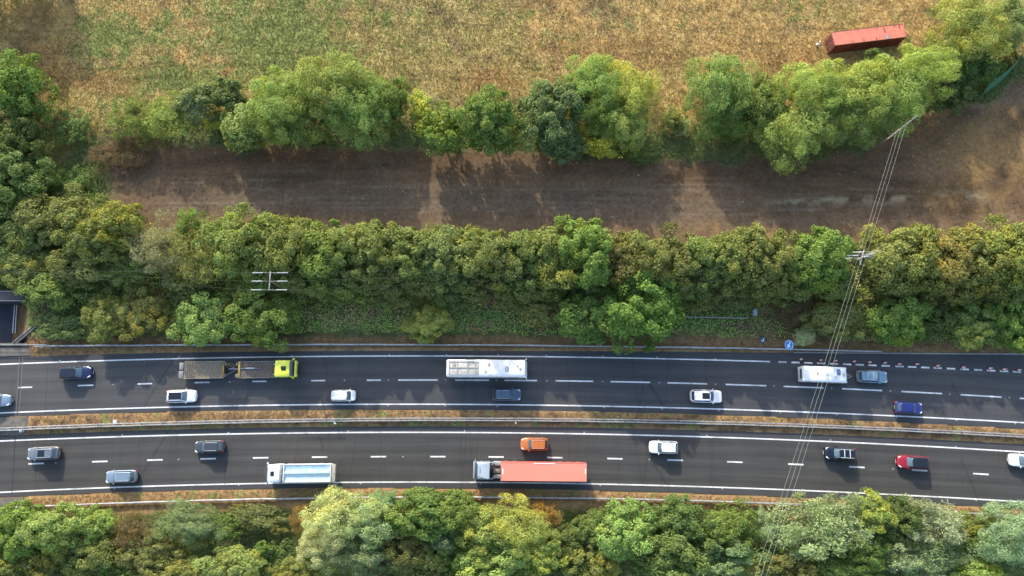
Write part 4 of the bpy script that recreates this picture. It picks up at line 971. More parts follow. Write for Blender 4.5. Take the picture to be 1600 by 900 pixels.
b = MB(); b.box((2.15, -.95, 3.03), (.12, .12, .12), .03); b.box((2.15, .95, 3.03), (.12, .12, .12), .03); b.build('beacon', mat('amber_lens', (.7, .3, .02), .2), rt)
tr_ = vroot('flatbed_trailer', 'empty planked flatbed trailer coupled behind the lime yellow lorry', 'trailer', 318, 578, 1.2, 1, GC)
chassis(tr_, -3.6, 3.2, .85)
planks(tr_, -2.9, 3.0, 2.36, 1.15, m_wood)
for s in (-1, 1):
    b = MB(); b.box((.05, s * 1.235, 1.14), (6.0, .10, .18), .01); b.build('side_rail', mat('rail_tan', (.36, .30, .22), .6), tr_)
    b = MB(); b.box((-3.32, s * .62, 1.2), (.62, 1.05, .10), .015); b.build('loading_ramp', M['galv_dull'], tr_)
    b = MB(); b.tube([(3.0, s * 1.0, .95), (4.9, 0, .85)], .07, 8); b.build('drawbar', m_steel, tr_)
    b = MB(); b.box((3.15, s * .85, 1.05), (.30, .5, .25), .03); b.build('mudguard', m_steel, tr_)
b = MB(); b.tube([(4.8, 0, .85), (5.4, .05, .85)], .06, 8); b.build('coupling_eye', M['silver'], tr_)
b = MB(); b.box((3.05, 0, 1.32), (.10, 1.9, .35), .02); b.build('headboard', m_ylw, tr_)
for x in (-2.2, -1.1, 2.3): axle(tr_, x, 2.4, .42)
# -- white coach
cr_ = vroot('coach', 'white single deck coach with framed grey panel on rear roof', 'coach', 760.5, 575.5, 3.2, 1, GC)
b = MB(); rows = []
for x, k, zt in [(-5.9, .93, 3.15), (-5.82, .97, 3.35), (-5.6, 1, 3.42), (0, 1, 3.45), (5.1, 1, 3.42), (5.55, .98, 3.30), (5.85, .93, 2.6), (5.95, .86, 1.4)]:
    hw = 1.27 * k; half = [(0, .35), (hw * .96, .35), (hw, .6), (hw, zt - .35), (hw * .985, zt - .14), (hw * .90, zt - .02), (hw * .5, zt + .03), (0, zt + .05)]
    rows.append([(x, y, z) for y, z in half] + [(x, -y, z) for y, z in half[-2:0:-1]])
b.grid(rows, closed=True, caps=True); b.build('body', M['white_panel'], cr_, angle=45)
b = MB(); b.grid([[(5.60 - .02 * abs(y) * 3, y * 1.13, 3.05), (5.80 - .05 * abs(y), y * 1.12, 2.3), (5.93 - .1 * abs(y), y * 1.05, 1.5)] for y in (-1, -.5, 0, .5, 1)]); b.build('windscreen', M['glass'], cr_, thick=.03)
for s in (-1, 1):
    for k in range(6):
        b = MB(); b.box((-4.9 + k * 1.75, s * 1.272, 2.25), (1.62, .02, .95), .008); b.build('side_window', M['glass'], cr_)
    b = MB(); b.tube([(5.3, s * 1.1, 3.3), (5.75, s * 1.35, 3.25), (5.8, s * 1.40, 2.9)], .03, 6); b.box((5.8, s * 1.40, 2.75), (.14, .20, .40), .04); b.build('wing_mirror', M['white_panel'], cr_)
    b = MB(); b.box((5.90, s * .8, .85), (.10, .4, .2), .03); b.build('headlight', M['lamp'], cr_)
    b = MB(); b.box((-5.88, s * 1.0, 1.3), (.06, .2, .5), .02); b.build('tail_light', M['red_lens'], cr_)
m_gp = mat('roof_frame_grey', (.36, .34, .30), .7, var=.15); m_gp2 = mat('roof_panel_beige', (.55, .52, .46), .75, var=.15, scale=2)
b = MB(); b.box((-3.35, 0, 3.50), (4.35, 1.98, .06), .02); b.build('roof_panel', m_gp2, cr_)
b = MB()
for s in (-1, 1): b.box((-3.35, s * .96, 3.58), (4.3, .06, .08))
for x, wd in ((-5.5, .06), (-4.25, .05), (-2.75, .16), (-1.65, .16), (-1.25, .05)): b.box((x, 0, 3.585), (wd, 1.9, .07))
b.box((-3.35, .05, 3.58), (4.2, .10, .06)); b.build('roof_frame', m_gp, cr_)
for q, (x, y, sx, sy) in enumerate([(-4.75, .50, .5, .5), (.35, .55, .30, .42), (-.15, -.45, .26, .28), (2.95, -.05, .50, .72), (4.9, -.05, .3, .3)]):
    b = MB(); b.box((x, y, 3.53), (sx, sy, .10), .03); b.build('roof_vent', m_gp if q != 3 else mat('hatch_lilac', (.32, .33, .42), .4), cr_)
b = MB(); b.tube([(4.5, .38, 3.45), (4.5, .38, 3.62)], [.14, .10], 10); b.build('aerial', m_gp, cr_)
b = MB(); b.box((.55, -.95, 3.49), (.5, .05, .04), .01); b.build('grab_rail', m_gp, cr_)
b = MB(); b.box((-5.90, 0, 2.5), (.04, 1.7, .8), .01); b.build('rear_window', M['glass'], cr_)
for x in (3.6, -2.6): axle(cr_, x, 2.5, .50)
# -- white tipper
tp = vroot('tipper_lorry', 'white cab tipper lorry with pale blue sheeted body', 'lorry', 470, 739, 2.2, -1, GD)
chassis(tp, -4.4, 3.2)
m_side = mat('tipper_body_white', (.70, .72, .72), .45, var=.08); m_sheet = mat('blue_sheet', (.42, .58, .66), .6, var=.22, scale=1.6, col2=(.56, .64, .62))
for s in (-1, 1):
    b = MB(); b.box((-1.05, s * 1.2, 2.0), (6.6, .09, 1.5), .02); b.build('side_board', m_side, tp)
    b = MB()
    b.grid([[(-4.3 + 6.5 * i / 14, s * 1.16, 2.72 + .02 * math.sin(i * 1.7)), (-4.3 + 6.5 * i / 14, s * .85, 2.64 + .02 * math.sin(i * 2.3)), (-4.3 + 6.5 * i / 14, s * .45, 2.66 + .02 * math.cos(i * 2.9)), (-4.3 + 6.5 * i / 14, s * .03, 2.86)] for i in range(15)])
    b.build('load_sheet', m_sheet if s > 0 else mat('blue_sheet_deep', (.26, .40, .52), .6, var=.2, scale=1.6, col2=(.38, .52, .56)), tp, thick=.02)
b = MB(); b.box((-1.05, 0, 1.3), (6.6, 2.4, .12), .02); b.build('body_floor', m_side, tp)
b = MB(); b.tube([(-4.3, 0, 2.88), (2.2, 0, 2.88)], .045, 8); b.build('ridge_pole', mat('ridge_blue', (.28, .58, .72), .5), tp)
b = MB(); b.box((2.25, 0, 2.15), (.12, 2.45, 1.6), .02); b.build('headboard', m_side, tp)
b = MB(); b.box((-4.42, 0, 2.1), (.12, 2.45, 1.5), .02); b.build('tailgate', m_side, tp)
b = MB(); b.box((-4.72, 0, 2.60), (.66, 2.42, .12), .03); b.box((-4.95, 0, 2.2), (.16, 2.4, .8), .02); b.build('rolled_cover', mat('canvas_grey', (.42, .39, .33), .85, var=.2), tp)
for s in (-1, 1):
    b = MB(); b.box((2.60, s * .7, 1.5), (.35, .5, .9), .05); b.build('air_tank', M['silver'], tp)
b = MB(); b.tube([(2.6, .1, 1.0), (2.6, .1, 2.5)], .12, 10); b.build('hydraulic_ram', M['silver'], tp)
for x in (4.1, 2.2 - .2, -2.4, -3.7): axle(tp, x, 2.5)
cab(tp, 2.85, 2.05, 2.48, 2.95, M['white_panel'], glass=True)
# -- red container artic
m_redr = mat('red_roof_paint', (.60, .225, .155), .6, var=.035, scale=.5); m_redd = mat('red_side_paint', (.50, .12, .085), .5, var=.08)
m_cabb = paint('cab_blue_grey', (.36, .42, .47), .2)
ar = vroot('articulated_lorry', 'grey blue cab lorry pulling a long red box trailer', 'lorry', 826, 736, 2.6, -1, GD)
chassis(ar, 1.0, 7.6, .9)
cab(ar, 5.55, 2.25, 2.45, 3.1, m_cabb, glass=False)
b = MB(); b.grid([[(x, y * 1.05 * k, z) for y in (-1, -.6, 0, .6, 1)] for x, k, z in ((6.9, .8, 3.16), (6.4, .9, 3.4), (5.9, 1, 3.62), (5.6, 1, 3.62))]); b.build('air_deflector', m_cabb, ar, thick=.04)
for s in (-1, 1):
    b = MB(); b.box((5.35, s * 1.12, 2.1), (.5, .05, 1.8), .02); b.build('side_fairing', m_cabb, ar)
    b = MB(); b.box((4.5, s * .98, .8), (1.3, .45, .55), .08); b.build('fuel_tank', M['silver'], ar)
    b = MB(); b.box((4.3, s * .9, 1.22), (1.1, .5, .06), .02); b.build('catwalk', M['galv'], ar)
b = MB(); b.tube([(5.2, -.9, 1.0), (5.2, -.9, 3.2)], .07, 8); b.build('exhaust_stack', M['silver'], ar)
b = MB(); b.box((4.6, .1, 1.25), (1.0, .5, .2), .04); b.tube([(5.2, .3, 1.6), (4.7, .5, 1.3), (4.2, .3, 1.6)], .03, 6); b.build('air_hose', M['galv_dull'], ar)
b = MB(); b.box((-2.1, 0, 2.5), (12.15, 2.50, 2.55), .05); b.build('trailer_box', m_redd, ar)
b = MB(); b.box((-2.1, 0, 3.785), (12.10, 2.44, .035), .015)
for k in range(24): b.box((-7.85 + k * .5, 0, 3.805), (.03, 2.36, .012))
b.build('trailer_roof', m_redr, ar, smooth=False)
b = MB()
for s in (-1, 1): b.box((-2.1, s * 1.235, 3.80), (12.1, .07, .06), .01)
for x in (-8.13, 3.92): b.box((x, 0, 3.80), (.08, 2.4, .06), .01)
b.build('roof_edge', mat('red_edge_paint', (.66, .22, .16), .5), ar)
b = MB(); b.box((3.68, 0, 3.825), (.16, .75, .015)); b.box((-8.0, -.15, 3.825), (.12, .7, .015)); b.box((-2.2, -1.14, 3.842), (3.0, .10, .012)); b.build('roof_marking', M['white_panel'], ar)
for s in (-1, 1):
    b = MB(); b.tube([(-8.1 + 4 * 0, s * 1.262, 2.5), (-8.1, s * 1.262, 2.6)], .02, 4)
    k = -8.0; b2 = MB()
    while k < 3.9: b2.box((k, s * 1.255, 2.5), (.12, .035, 2.3)); k += .28
    b.bm.free(); b2.build('corrugation', m_redd, ar, smooth=False)
    b = MB(); b.box((-2.5, s * 1.15, .95), (4.0, .05, .5), .01); b.build('side_guard', M['galv_dull'], ar)
    b = MB(); b.box((-8.2, s * 1.0, 1.1), (.05, .35, .14), .01); b.build('tail_light', M['red_lens'], ar)
b = MB(); b.box((-2.1, 0, 1.12), (12, 1.2, .14)); b.build('trailer_frame', M['black'], ar)
for x in (6.9, 3.3, 2.0, -4.6, -5.9, -7.2): axle(ar, x, 2.5, .5)
# -- caravan
cv = vroot('caravan', 'white touring caravan behind the light blue car', 'caravan', 1290, 585, 2.2, 1, GC)
b = MB(); rows = []
for x, k, zb, zt in [(-3.42, .93, .6, 2.2), (-3.36, .96, .5, 2.42), (-3.2, 1, .45, 2.52), (0, 1, .42, 2.56), (2.7, 1, .45, 2.50), (3.15, .98, .5, 2.2), (3.42, .95, .6, 1.6), (3.5, .92, .75, 1.0)]:
    hw = 1.14 * k; half = [(0, zb), (hw * .95, zb), (hw, zb + .1), (hw, zt - .22), (hw * .985, zt - .08), (hw * .92, zt), (hw * .5, zt + .02), (0, zt + .03)]
    rows.append([(x, y, z) for y, z in half] + [(x, -y, z) for y, z in half[-2:0:-1]])
b.grid(rows, closed=True, caps=True); b.build('body', M['white_panel'], cv, angle=45)
b = MB(); b.grid([[(3.03, y * .95, 2.40), (3.20, y * .95, 2.14), (3.42, y * .93, 1.66)] for y in (-1, -.33, .33, 1)]); b.build('front_window', mat('window_grey', (.10, .10, .15), .2), cv, thick=.04)
for s in (-1, 1):
    for x in (-2.2, .4, 2.0):
        b = MB(); b.box((x, s * 1.143, 1.65), (1.0, .03, .6), .01); b.build('side_window', M['glass'], cv)
    b = MB(); b.box((-.4, s * 1.15, .62), (1.0, .03, .35), .01); b.build('wheel_arch', M['black'], cv); wheel(cv, -.4, s * 1.0, .32, .2)
    b = MB(); b.tube([(3.3, s * .7, .55), (4.65, 0, .5)], .045, 6); b.build('drawbar', M['galv'], cv)
for q, (x, y, sx, sy) in enumerate([(1.75, .38, .55, .85), (2.48, -.02, .28, .42), (-1.35, .06, .26, .42), (.1, -.05, .32, .32), (1.3, -.38, .24, .24)]):
    b = MB(); b.box((x, y, 2.60), (sx, sy, .08), .03); b.build('roof_light', [mat('skylight_blue', (.12, .17, .30), .15), m_gp, m_gp, mat('vent_cream', (.62, .60, .55), .6), mat('vent_tan', (.55, .45, .36), .6)][q], cv)
b = MB(); b.box((-3.42, 0, 1.7), (.04, 1.5, .6), .02); b.build('rear_window', M['glass'], cv)
b = MB(); b.box((3.75, 0, .62), (.5, .5, .25), .06); b.build('hitch_cover', mat('hitch_grey', (.25, .22, .27), .6), cv)
# ---------------------------------------------------------------- field container
ct = G(1357, 55, 2.4); a0 = G(1302, 60, 2.6); a1 = G(1411, 47, 2.6)
cn = empty('shipping_container', (ct.x, ct.y, 0), math.atan2(a1.y - a0.y, a1.x - a0.x), 'old rusty red shipping container standing in the dry field', 'container')
cn.location.z = float(hgt(np.array([ct.x]), np.array([ct.y]))[0]) + .02
m_cr = mat('faded_red_roof', (.60, .19, .125), .65, var=.12, scale=.9); m_cs = mat('rusty_red_side', (.24, .060, .045), .7, var=.25, scale=1.5)
Lc = 11.9
b = MB(); b.box((0, 0, 1.3), (Lc - .1, 2.34, 2.5)); b.build('shell', m_cs, cn, smooth=False)
for s in (-1, 1):
    b = MB(); k = -Lc / 2 + .2
    while k < Lc / 2 - .1: b.box((k, s * 1.175, 1.3), (.13, .05, 2.3)); k += .28
    b.build('side_wall', m_cs, cn, smooth=False)
    b = MB(); b.box((0, s * 1.19, 2.55), (Lc, .07, .12), .01); b.box((0, s * 1.19, .08), (Lc, .07, .14), .01); b.build('rail', m_cs, cn)
b = MB(); b.box((0, 0, 2.565), (Lc - .12, 2.30, .03)); k = -Lc / 2 + .2
while k < Lc / 2 - .1: b.box((k, 0, 2.585), (.10, 2.2, .018)); k += .25
b.build('roof', m_cr, cn, smooth=False)
for sx in (-1, 1):
    b = MB()
    for sy in (-1, 1): b.box((sx * (Lc / 2 - .05), sy * 1.13, 1.3), (.16, .16, 2.62), .01)
    b.box((sx * (Lc / 2 - .03), 0, 2.56), (.10, 2.4, .12), .01); b.build('end_frame', mat('end_frame_paint', (.42, .16, .12), .6, var=.2), cn)
for s in (-1, 1):
    b = MB(); b.box((-Lc / 2 - .0, s * .57, 1.3), (.06, 1.10, 2.35), .01); d = b.build('door', mat('door_red', (.28, .09, .07), .65, var=.3, scale=3), cn)
    for q in (-.25, .25):
        b = MB(); b.tube([(-Lc / 2 - .06, s * .57 + q, .2), (-Lc / 2 - .06, s * .57 + q, 2.45)], .022, 6); b.box((-Lc / 2 - .07, s * .57 + q, 1.1), (.03, .3, .05)); b.build('lock_bar', M['galv_dull'], d)
b = MB(); b.box((2.85, -.80, 2.60), (.55, .62, .012)); b.build('patch', mat('patch_grey', (.36, .37, .36), .7, var=.3, scale=4), cn)
b = MB()
for x, y, l in ((-2.9, -.9, .4), (-1.2, -.8, .55), (-1.0, -.85, .5), (1.1, -.85, .5), (1.0, -.9, .35), (2.6, .5, 1.0), (2.72, .45, .9), (4.3, .9, .6), (4.5, .95, .5), (5.1, .8, .7), (5.3, .85, .6), (5.25, .5, .9), (4.7, .9, .5)):
    b.box((x, y, 2.598), (.07, l, .010))
b.build('rust_streak', mat('rust', (.16, .04, .03), .9), cn)
rs = random.Random(3)
for k, (x, y, s) in enumerate([(1276, 71, .26), (1280, 67, .16), (1283, 75, .12)]):
    b = MB(); bmesh.ops.create_icosphere(b.bm, subdivisions=2, radius=s)
    for v in b.bm.verts: v.co *= 1 + rs.uniform(-.22, .22); v.co.z *= .6
    o = b.build('rock', mat('pale_stone', (.62, .58, .50), .9), None, angle=20); p = G(x, y); o.location = (p.x, p.y, .25 + s * .2)
    tag(o, ['largest whitish stone beside the container doors', 'middle sized whitish stone beside the container doors', 'smallest pale stone nearest the container doors'][k], 'stone', 'stones by the container')
# ---------------------------------------------------------------- safety barriers
def barrier(name, label, f, xa, xb, sides, w=.13, pitch=3.2, h=.62, group='steel safety barriers'):
    p0 = Vector((xa, float(f(xa)), 0)); root = empty(name, p0, 0, label, 'barrier', group)
    X = np.arange(xa, xb, 1.6); 
    for s in sides:
        b = MB(); rows = []
        for x in X:
            y = float(f(x)) + s; sg = 1 if s >= 0 else -1
            wv = .012 * math.sin(x * .8)
            rows.append([(x - p0.x, y - p0.y + d * w + wv, h + zz_) for d, zz_ in ((-.5, -.30), (-.5, -.02), (-.38, 0), (.38, 0), (.5, -.02), (.5, -.10), (.1, -.15), (.5, -.20), (.5, -.30))])
        b.grid(rows, closed=True, caps=True); b.build('rail', M['galv'], root)
    pb = MB(); pb.box((0, 0, .28), (.09, .12 if len(sides) == 1 else .30, .64)); post = pb.build('post', M['galv_dull'], root, smooth=False)
    xs = np.arange(xa + 1, xb, pitch); post.location = (1, float(f(xa + 1)) - p0.y, 0)
    for x in xs[1:]:
        c = post.copy(); COL.objects.link(c); c.parent = root; c.location = (x - p0.x, float(f(x)) - p0.y, 0)
    return root
barrier('crash_barrier', 'double sided steel crash barrier along the grassy central reservation', C['md'], -88, 88, (-.17, .17), w=.16)
barrier('crash_barrier', 'steel crash barrier on the upper verge below the hedge', C['nb'], xr(58, 540), xr(1377, 548), (0,), w=.22)
barrier('crash_barrier', 'steel crash barrier on the lower verge above the bottom trees', C['sb'], -88, 88, (0,), w=.22)
# ---------------------------------------------------------------- bridge over the sunken road
xb = G(30, 540).x
def slab(name, pts, z, th, m):
    b = MB(); b.poly([(x, y, z) for x, y in pts], th); o = b.build(name, m, smooth=False); tag(o, kind='structure'); return o
yf = lambda k, x: float(C[k](x))
XL = -100
def quad(px_r, k0, o0, k1, o1):
    x1 = px_r; return [(XL, yf(k0, XL) + o0), (XL, yf(k1, XL) + o1), (x1, yf(k1, x1) + o1), (x1, yf(k0, x1) + o0)]
slab('bridge_deck', quad(xb + .5, 'nb', .45, 'sb', -.5), -.08, .9, M['concrete'])
slab('bridge_verge', quad(G(48, 550).x, 'nb', -.1, 'ua', .15), .10, .2, M['concrete'])
slab('bridge_verge', quad(G(43, 665).x, 'uz', -.1, 'la', .1), .12, .2, M['concrete'])
slab('bridge_verge', quad(G(37, 780).x, 'lz', -.15, 'sb', .0), .10, .2, M['concrete'])
par = empty('parapet', (xb, yf('nb', xb), 0), 0, 'concrete edge beam with steel rail over the sunken road', 'parapet')
b = MB(); b.box((-12, .30, .06), (27, .42, .5), .03); b.build('edge_beam', M['concrete'], par)
b = MB(); b.tube([(-26, .30, 1.0), (5, .30 - .12, 1.0)], .05, 6); b.tube([(-26, .30, .65), (5, .30 - .12, .65)], .03, 6); b.build('rail', M['galv'], par)
for k in range(10):
    b = MB(); b.box((-25 + k * 3.1, .29, .62), (.08, .08, .8)); b.build('post', M['galv_dull'], par, smooth=False)
# sunken road with its kerb and edging lines
zs = -4.78
q = [G(-160, 452, zs), G(26, 452, zs), G(22, 545, zs), G(-160, 545, zs)]
b = MB(); b.grid([[(-140, q[0].y + 12, zs), (q[1].x, q[1].y + 12, zs)], [(-140, q[3].y - 22, zs), (q[2].x - .3, q[2].y - 22, zs)]]); o = b.build('sunken_road', mat('sunken_asphalt', (.040, .050, .068), .8, var=.15, scale=.6), smooth=False); tag(o, kind='structure')
for x0, x1 in ((23.8, 20.3), (27.2, 24.3)):
    a, c = G(x0, 473, zs), G(x1, 521, zs); b = MB(); L = (a - c).length
    b.box(((a.x + c.x) / 2, (a.y + c.y) / 2, zs + .06), (.12, L, .14), .02, rz=math.atan2(c.x - a.x, a.y - c.y)); o = b.build('kerb', M['white_panel'], smooth=False); tag(o, kind='structure')
a, c = G(-60, 470, -.5), G(36, 470, -.5)
fw = empty('retaining_wall', (a.x, a.y, -5), 0, 'dark low wall crossing the far end of the sunken road', 'wall')
b = MB(); b.box(((c.x - a.x) / 2, .75, 2.2), (c.x - a.x, 1.4, 4.5), .03); b.build('wall', mat('dark_brick', (.075, .075, .085), .9, var=.2, scale=6), fw)
b = MB(); b.box(((c.x - a.x) / 2, .0, 4.5), (c.x - a.x + .2, .14, .12), .02); b.box(((c.x - a.x) / 2, 1.5, 4.5), (c.x - a.x + .2, .10, .10), .02); b.build('coping', M['galv_dull'], fw)
a, c = G(24, 538, .1), G(68, 500, .1)
hr = empty('handrail', (a.x, a.y, -.2), 0, 'diagonal twin rail handrail on the wing wall beside the sunken road', 'handrail')
dv = c - a; nrm = Vector((-dv.y, dv.x, 0)).normalized() * .26
for s in (-1, 1):
    b = MB(); b.tube([nrm * s + Vector((0, 0, .75)), dv + nrm * s + Vector((0, 0, .75))], .045, 6); b.build('rail', M['galv'], hr)
b = MB(); b.box((dv.x / 2, dv.y / 2, -.2), (dv.length, .42, 1.5), rz=math.atan2(dv.y, dv.x)); b.build('wing_wall', mat('dark_concrete', (.05, .05, .048), .9), hr)
for k in range(4):
    for s in (-1, 1):
        pp = dv * (k / 3 * .94 + .03) + nrm * s; b = MB(); b.box((pp.x, pp.y, .62), (.06, .06, .3)); b.build('post', M['galv_dull'], hr, smooth=False)
# ---------------------------------------------------------------- cones
m_cone = mat('cone_orange_red', (.62, .075, .035), .45, var=.08); m_slv = mat('cone_sleeve_white', (.85, .85, .84), .35, var=.05)
def cone0():
    r = empty('traffic_cone', (0, 0, 0))
    b = MB(); b.box((0, 0, .03), (.46, .46, .06), .015); b.build('base', M['rubber'], r)
    b = MB(); b.tube([(0, 0, .06), (0, 0, .10), (0, 0, .95), (0, 0, .98)], [.20, .175, .045, .035], 16); bd = b.build('cone_body', m_cone, r)
    for z0, z1 in ((.30, .60), (.68, .90)):
        k = lambda z: .175 - (z - .10) / .85 * .13 + .006
        b = MB(); b.tube([(0, 0, z0), (0, 0, z1)], [k(z0), k(z1)], 16); b.build('sleeve', m_slv, bd)
    return r
c0 = cone0(); first = True
CL = ['cone nearest the round blue sign, start of the closure', 'second cone, over the caravan rear', 'third cone with an orange tinge, over the caravan middle', 'fourth cone, between caravan and power cables', 'fifth cone, above the caravan drawbar',
      'sixth cone, above the tail of the towing car', 'seventh cone, above the roof of the towing car', 'eighth cone, past the bonnet of the towing car', 'ninth cone, above the deep blue car', 'tenth cone along the closed margin',
      'eleventh cone along the closed margin', 'twelfth cone, close before the right edge', 'rightmost cone at the end of the row']
for k, (x, y) in enumerate([(1251.5, 561.5), (1282.5, 563), (1305.5, 564), (1334.5, 565), (1358.5, 566), (1382.5, 567), (1405, 569), (1432.5, 569), (1465, 571.5), (1505, 574), (1547, 575.5), (1569, 577), (1592, 578)]):
    c = c0 if k == 0 else copy_tree(c0); p = G(x, y, .3); c.location = (p.x, p.y, .006); c.rotation_euler = (0, 0, k * 1.3)
    tag(c, 'orange and white ' + CL[k], 'cone', 'cones closing the margin at the right')
# ---------------------------------------------------------------- signs
def post_sign(px, py, z, rx_, ry_, build_panel, label, cat, name):
    p = G(px, py, z); g = 0.05; r = empty(name, (p.x, p.y, g), 0, label, cat); build_panel(r, z - g); return r
m_blue = mat('sign_blue', (.012, .24, .68), .4, var=.05); m_sw = mat('sign_white', (.85, .90, .92), .4, var=.03)
def roundel(r, z):
    Mx = Matrix.Translation((0, 0, z)) @ Matrix.Rotation(R(-56), 4, 'Y') @ Matrix.Rotation(R(6), 4, 'X')
    def disc(rad, z0, z1, m, nm, rin=0):
        b = MB()
        if rin:
            n = 40; rows = [[(rr * math.cos(k * math.tau / n), rr * math.sin(k * math.tau / n), zz_) for k in range(n)] for rr, zz_ in ((rin, z0), (rin, z1), (rad, z1), (rad, z0))]
            b.grid(rows, closed=True)
        else: b.tube([(0, 0, z0), (0, 0, z1)], rad, 40)
        for v in b.bm.verts: v.co = Mx @ v.co
        return b.build(nm, m, r, angle=30)
    disc(.76, -.02, .015, m_blue, 'sign_face'); disc(.69, .015, .022, m_sw, 'border', .62)
    b = MB(); a = math.radians(-118); ca, sa = math.cos(a), math.sin(a)
    pts = [(-.50, -.10), (.02, -.10), (.02, -.34), (.56, 0), (.02, .34), (.02, .10), (-.50, .10)]
    top = [b.bm.verts.new(Mx @ Vector((x * ca - y * sa, x * sa + y * ca, .024))) for x, y in pts]; b.bm.faces.new(top)
    b.build('arrow', m_sw, r, smooth=False, thick=.006)
    b = MB(); q = Mx @ Vector((0, 0, -.05)); b.tube([(q.x + .1, q.y, 0), (q.x + .03, q.y, z)], .04, 8); b.tube([(q.x + .9, q.y, 0), (q.x + .1, q.y, z * .9)], .03, 8); b.build('post', M['galv_dull'], r)
    b = MB(); b.box((.4, 0, .06), (1.3, .7, .10), .02); b.build('foot', M['black'], r)
post_sign(1233, 539, 1.3, 0, 0, roundel, 'round blue sign with white arrow pointing down left', 'sign', 'keep_left_sign')
def small(r, z):
    b = MB(); b.box((0, 0, z), (.62, .9, .04), .01, ry=R(-42)); f = b.build('sign_face', mat('sign_dull_blue', (.03, .09, .20), .5), r)
    for k, (x, y, l) in enumerate(((.12, -.12, .42), (-.12, -.22, .30))):
        b = MB(); b.box((x * .75 - .025, y + .1, z + x * .68 + .02), (.10, l, .02), ry=R(-42)); b.build('white_bar', m_sw, r, smooth=False)
    b = MB()
    for s in (-.25, .25): b.tube([(.06, s, 0), (.03, s, z)], .03, 6)
    b.build('post', M['galv_dull'], r)
post_sign(1192, 531, 1.3, 0, 0, small, 'small dull blue sign with white bars on the brown verge', 'sign', 'road_sign')
def gp(r, z):
    b = MB(); b.box((0, 0, z), (.55, .95, .04), .01, ry=R(-38)); b.build('panel', mat('grey_blue_panel', (.30, .36, .46), .6), r)
    b = MB(); b.tube([(.03, 0, 0), (.03, 0, z)], .03, 6); b.build('post', M['galv_dull'], r)
post_sign(1180, 488, 2.6, 0, 0, gp, 'small grey blue panel on a post at the fence end', 'sign', 'road_sign')
# post and rail fence
a, c = G(1066, 495, 1.0), G(1169, 497, 1.0)
fn = empty('rail_fence', (a.x, a.y, 0), 0, 'pale topped post and rail fence under the hedge right of the oaks', 'fence'); dv = c - a
m_fr = mat('fence_timber', (.28, .265, .24), .8)
for k, zz_ in enumerate((1.0, .55)):
    b = MB(); b.box((dv.x / 2, dv.y / 2, zz_), (dv.length, .12 if k == 0 else .06, .10), rz=math.atan2(dv.y, dv.x)); b.build('rail', m_fr, fn, smooth=False)
for k in range(7):
    b = MB(); q = dv * (k / 6); b.box((q.x, q.y + .06, .5), (.12, .10, 1.1)); b.build('post', m_fr, fn, smooth=False)
# green windbreak netting at the right
pts = [G(x, y, 1.2) for x, y in ((1604, 82), (1588, 104), (1572, 122), (1556, 134), (1540, 146))]
nb_ = empty('windbreak', (pts[0].x, pts[0].y, 0), 0, 'dark green netting windbreak curving along the scrub at the right', 'windbreak')
m_net = mat('green_netting', (.04, .15, .065), .8, var=.2, scale=1.5)
b = MB(); b.grid([[(p.x - pts[0].x + .12 * math.sin(i * 3), p.y - pts[0].y + d, zz_) for d, zz_ in ((0, .05), (.35, 1.0), (.75, 1.9), (1.1, 2.6))] for i, p in enumerate(pts)]); b.build('netting', m_net, nb_, thick=.02)
for i, p in enumerate(pts):
    b = MB(); b.tube([(p.x - pts[0].x, p.y - pts[0].y + .1, 0), (p.x - pts[0].x, p.y - pts[0].y + 1.2, 2.65)], .05, 6); b.build('post', M['wood'], nb_)
# ---------------------------------------------------------------- small things in the reservation and on the road
p = G(180, 659, .4); o = empty('cabinet', (p.x, p.y, .05), .1, 'small pale square box on the dry central reservation', 'cabinet')
b = MB(); b.box((0, 0, .22), (.48, .46, .44), .02); b.build('housing', mat('cabinet_cream', (.62, .60, .55), .6), o); b = MB(); b.box((0, 0, .46), (.54, .52, .05), .01); b.build('lid', mat('cabinet_lid', (.70, .68, .64), .6), o)
def marker(px, py, label, k):
    p = G(px, py, .4); r = empty('marker_post', (p.x, p.y, .03), k, label, 'marker post', 'marker posts')
    b = MB(); b.box((0, 0, .42), (.11, .34, .85), .02); b.build('post', M['white_panel'], r); b = MB(); b.box((0, 0, .87), (.12, .35, .07), .01); b.build('cap', mat('marker_cap', (.7, .7, .66), .4), r)
marker(35, 673.5, 'white marker post beside the joint at the left of the reservation', .15)
marker(414 / 3.333 + 400, 661.5, 'white marker post in the reservation between tipper and small hatchback', .9)
marker(806, 655 + 6, 'white marker post in the reservation above the orange car', .4)
tp_ = G(966, 652, .3); r = empty('sign_stand', (tp_.x, tp_.y, .05), 0, 'small folded grey tripod stand in the central reservation', 'stand')
for k, a in enumerate((0.5, 2.6, 4.7)):
    b = MB(); b.tube([(math.cos(a) * .4, math.sin(a) * .4, 0), (0, 0, .75)], .03, 6); b.build('leg', M['galv'], r)
sb_ = MB(); sb_.box((0, 0, .012), (.13, .11, .03), .008); stud = sb_.build('road_stud', M['white_panel'])
def studs(xs_, f, o, label, group):
    global stud
    for k, x in enumerate(xs_):
        s = stud if stud.get('label') is None else stud.copy()
        if s is not stud: COL.objects.link(s)
        X_ = xr(x, 600); s.location = (X_, float(f(X_)) + o, .012); tag(s, label, 'road stud', group)
studs([606.6, 696, 775.7, 854.6, 941.7, 1030, 1118, 1209, 1299, 1390, 1482, 1574], C['uc'], 0, 'small white stud set between two lane dashes of the upper carriageway', 'studs between the upper lane dashes')
studs([177, 358.6, 538], C['uc'], 0, 'small white stud in the dashed lane line at the upper left', 'studs in the upper left lane line')
studs([89, 276, 453, 607, 697, 778, 854, 943, 1028, 1120], C['ul'], .22, 'small stud at the margin edge of the topmost white line', 'studs along the topmost line')
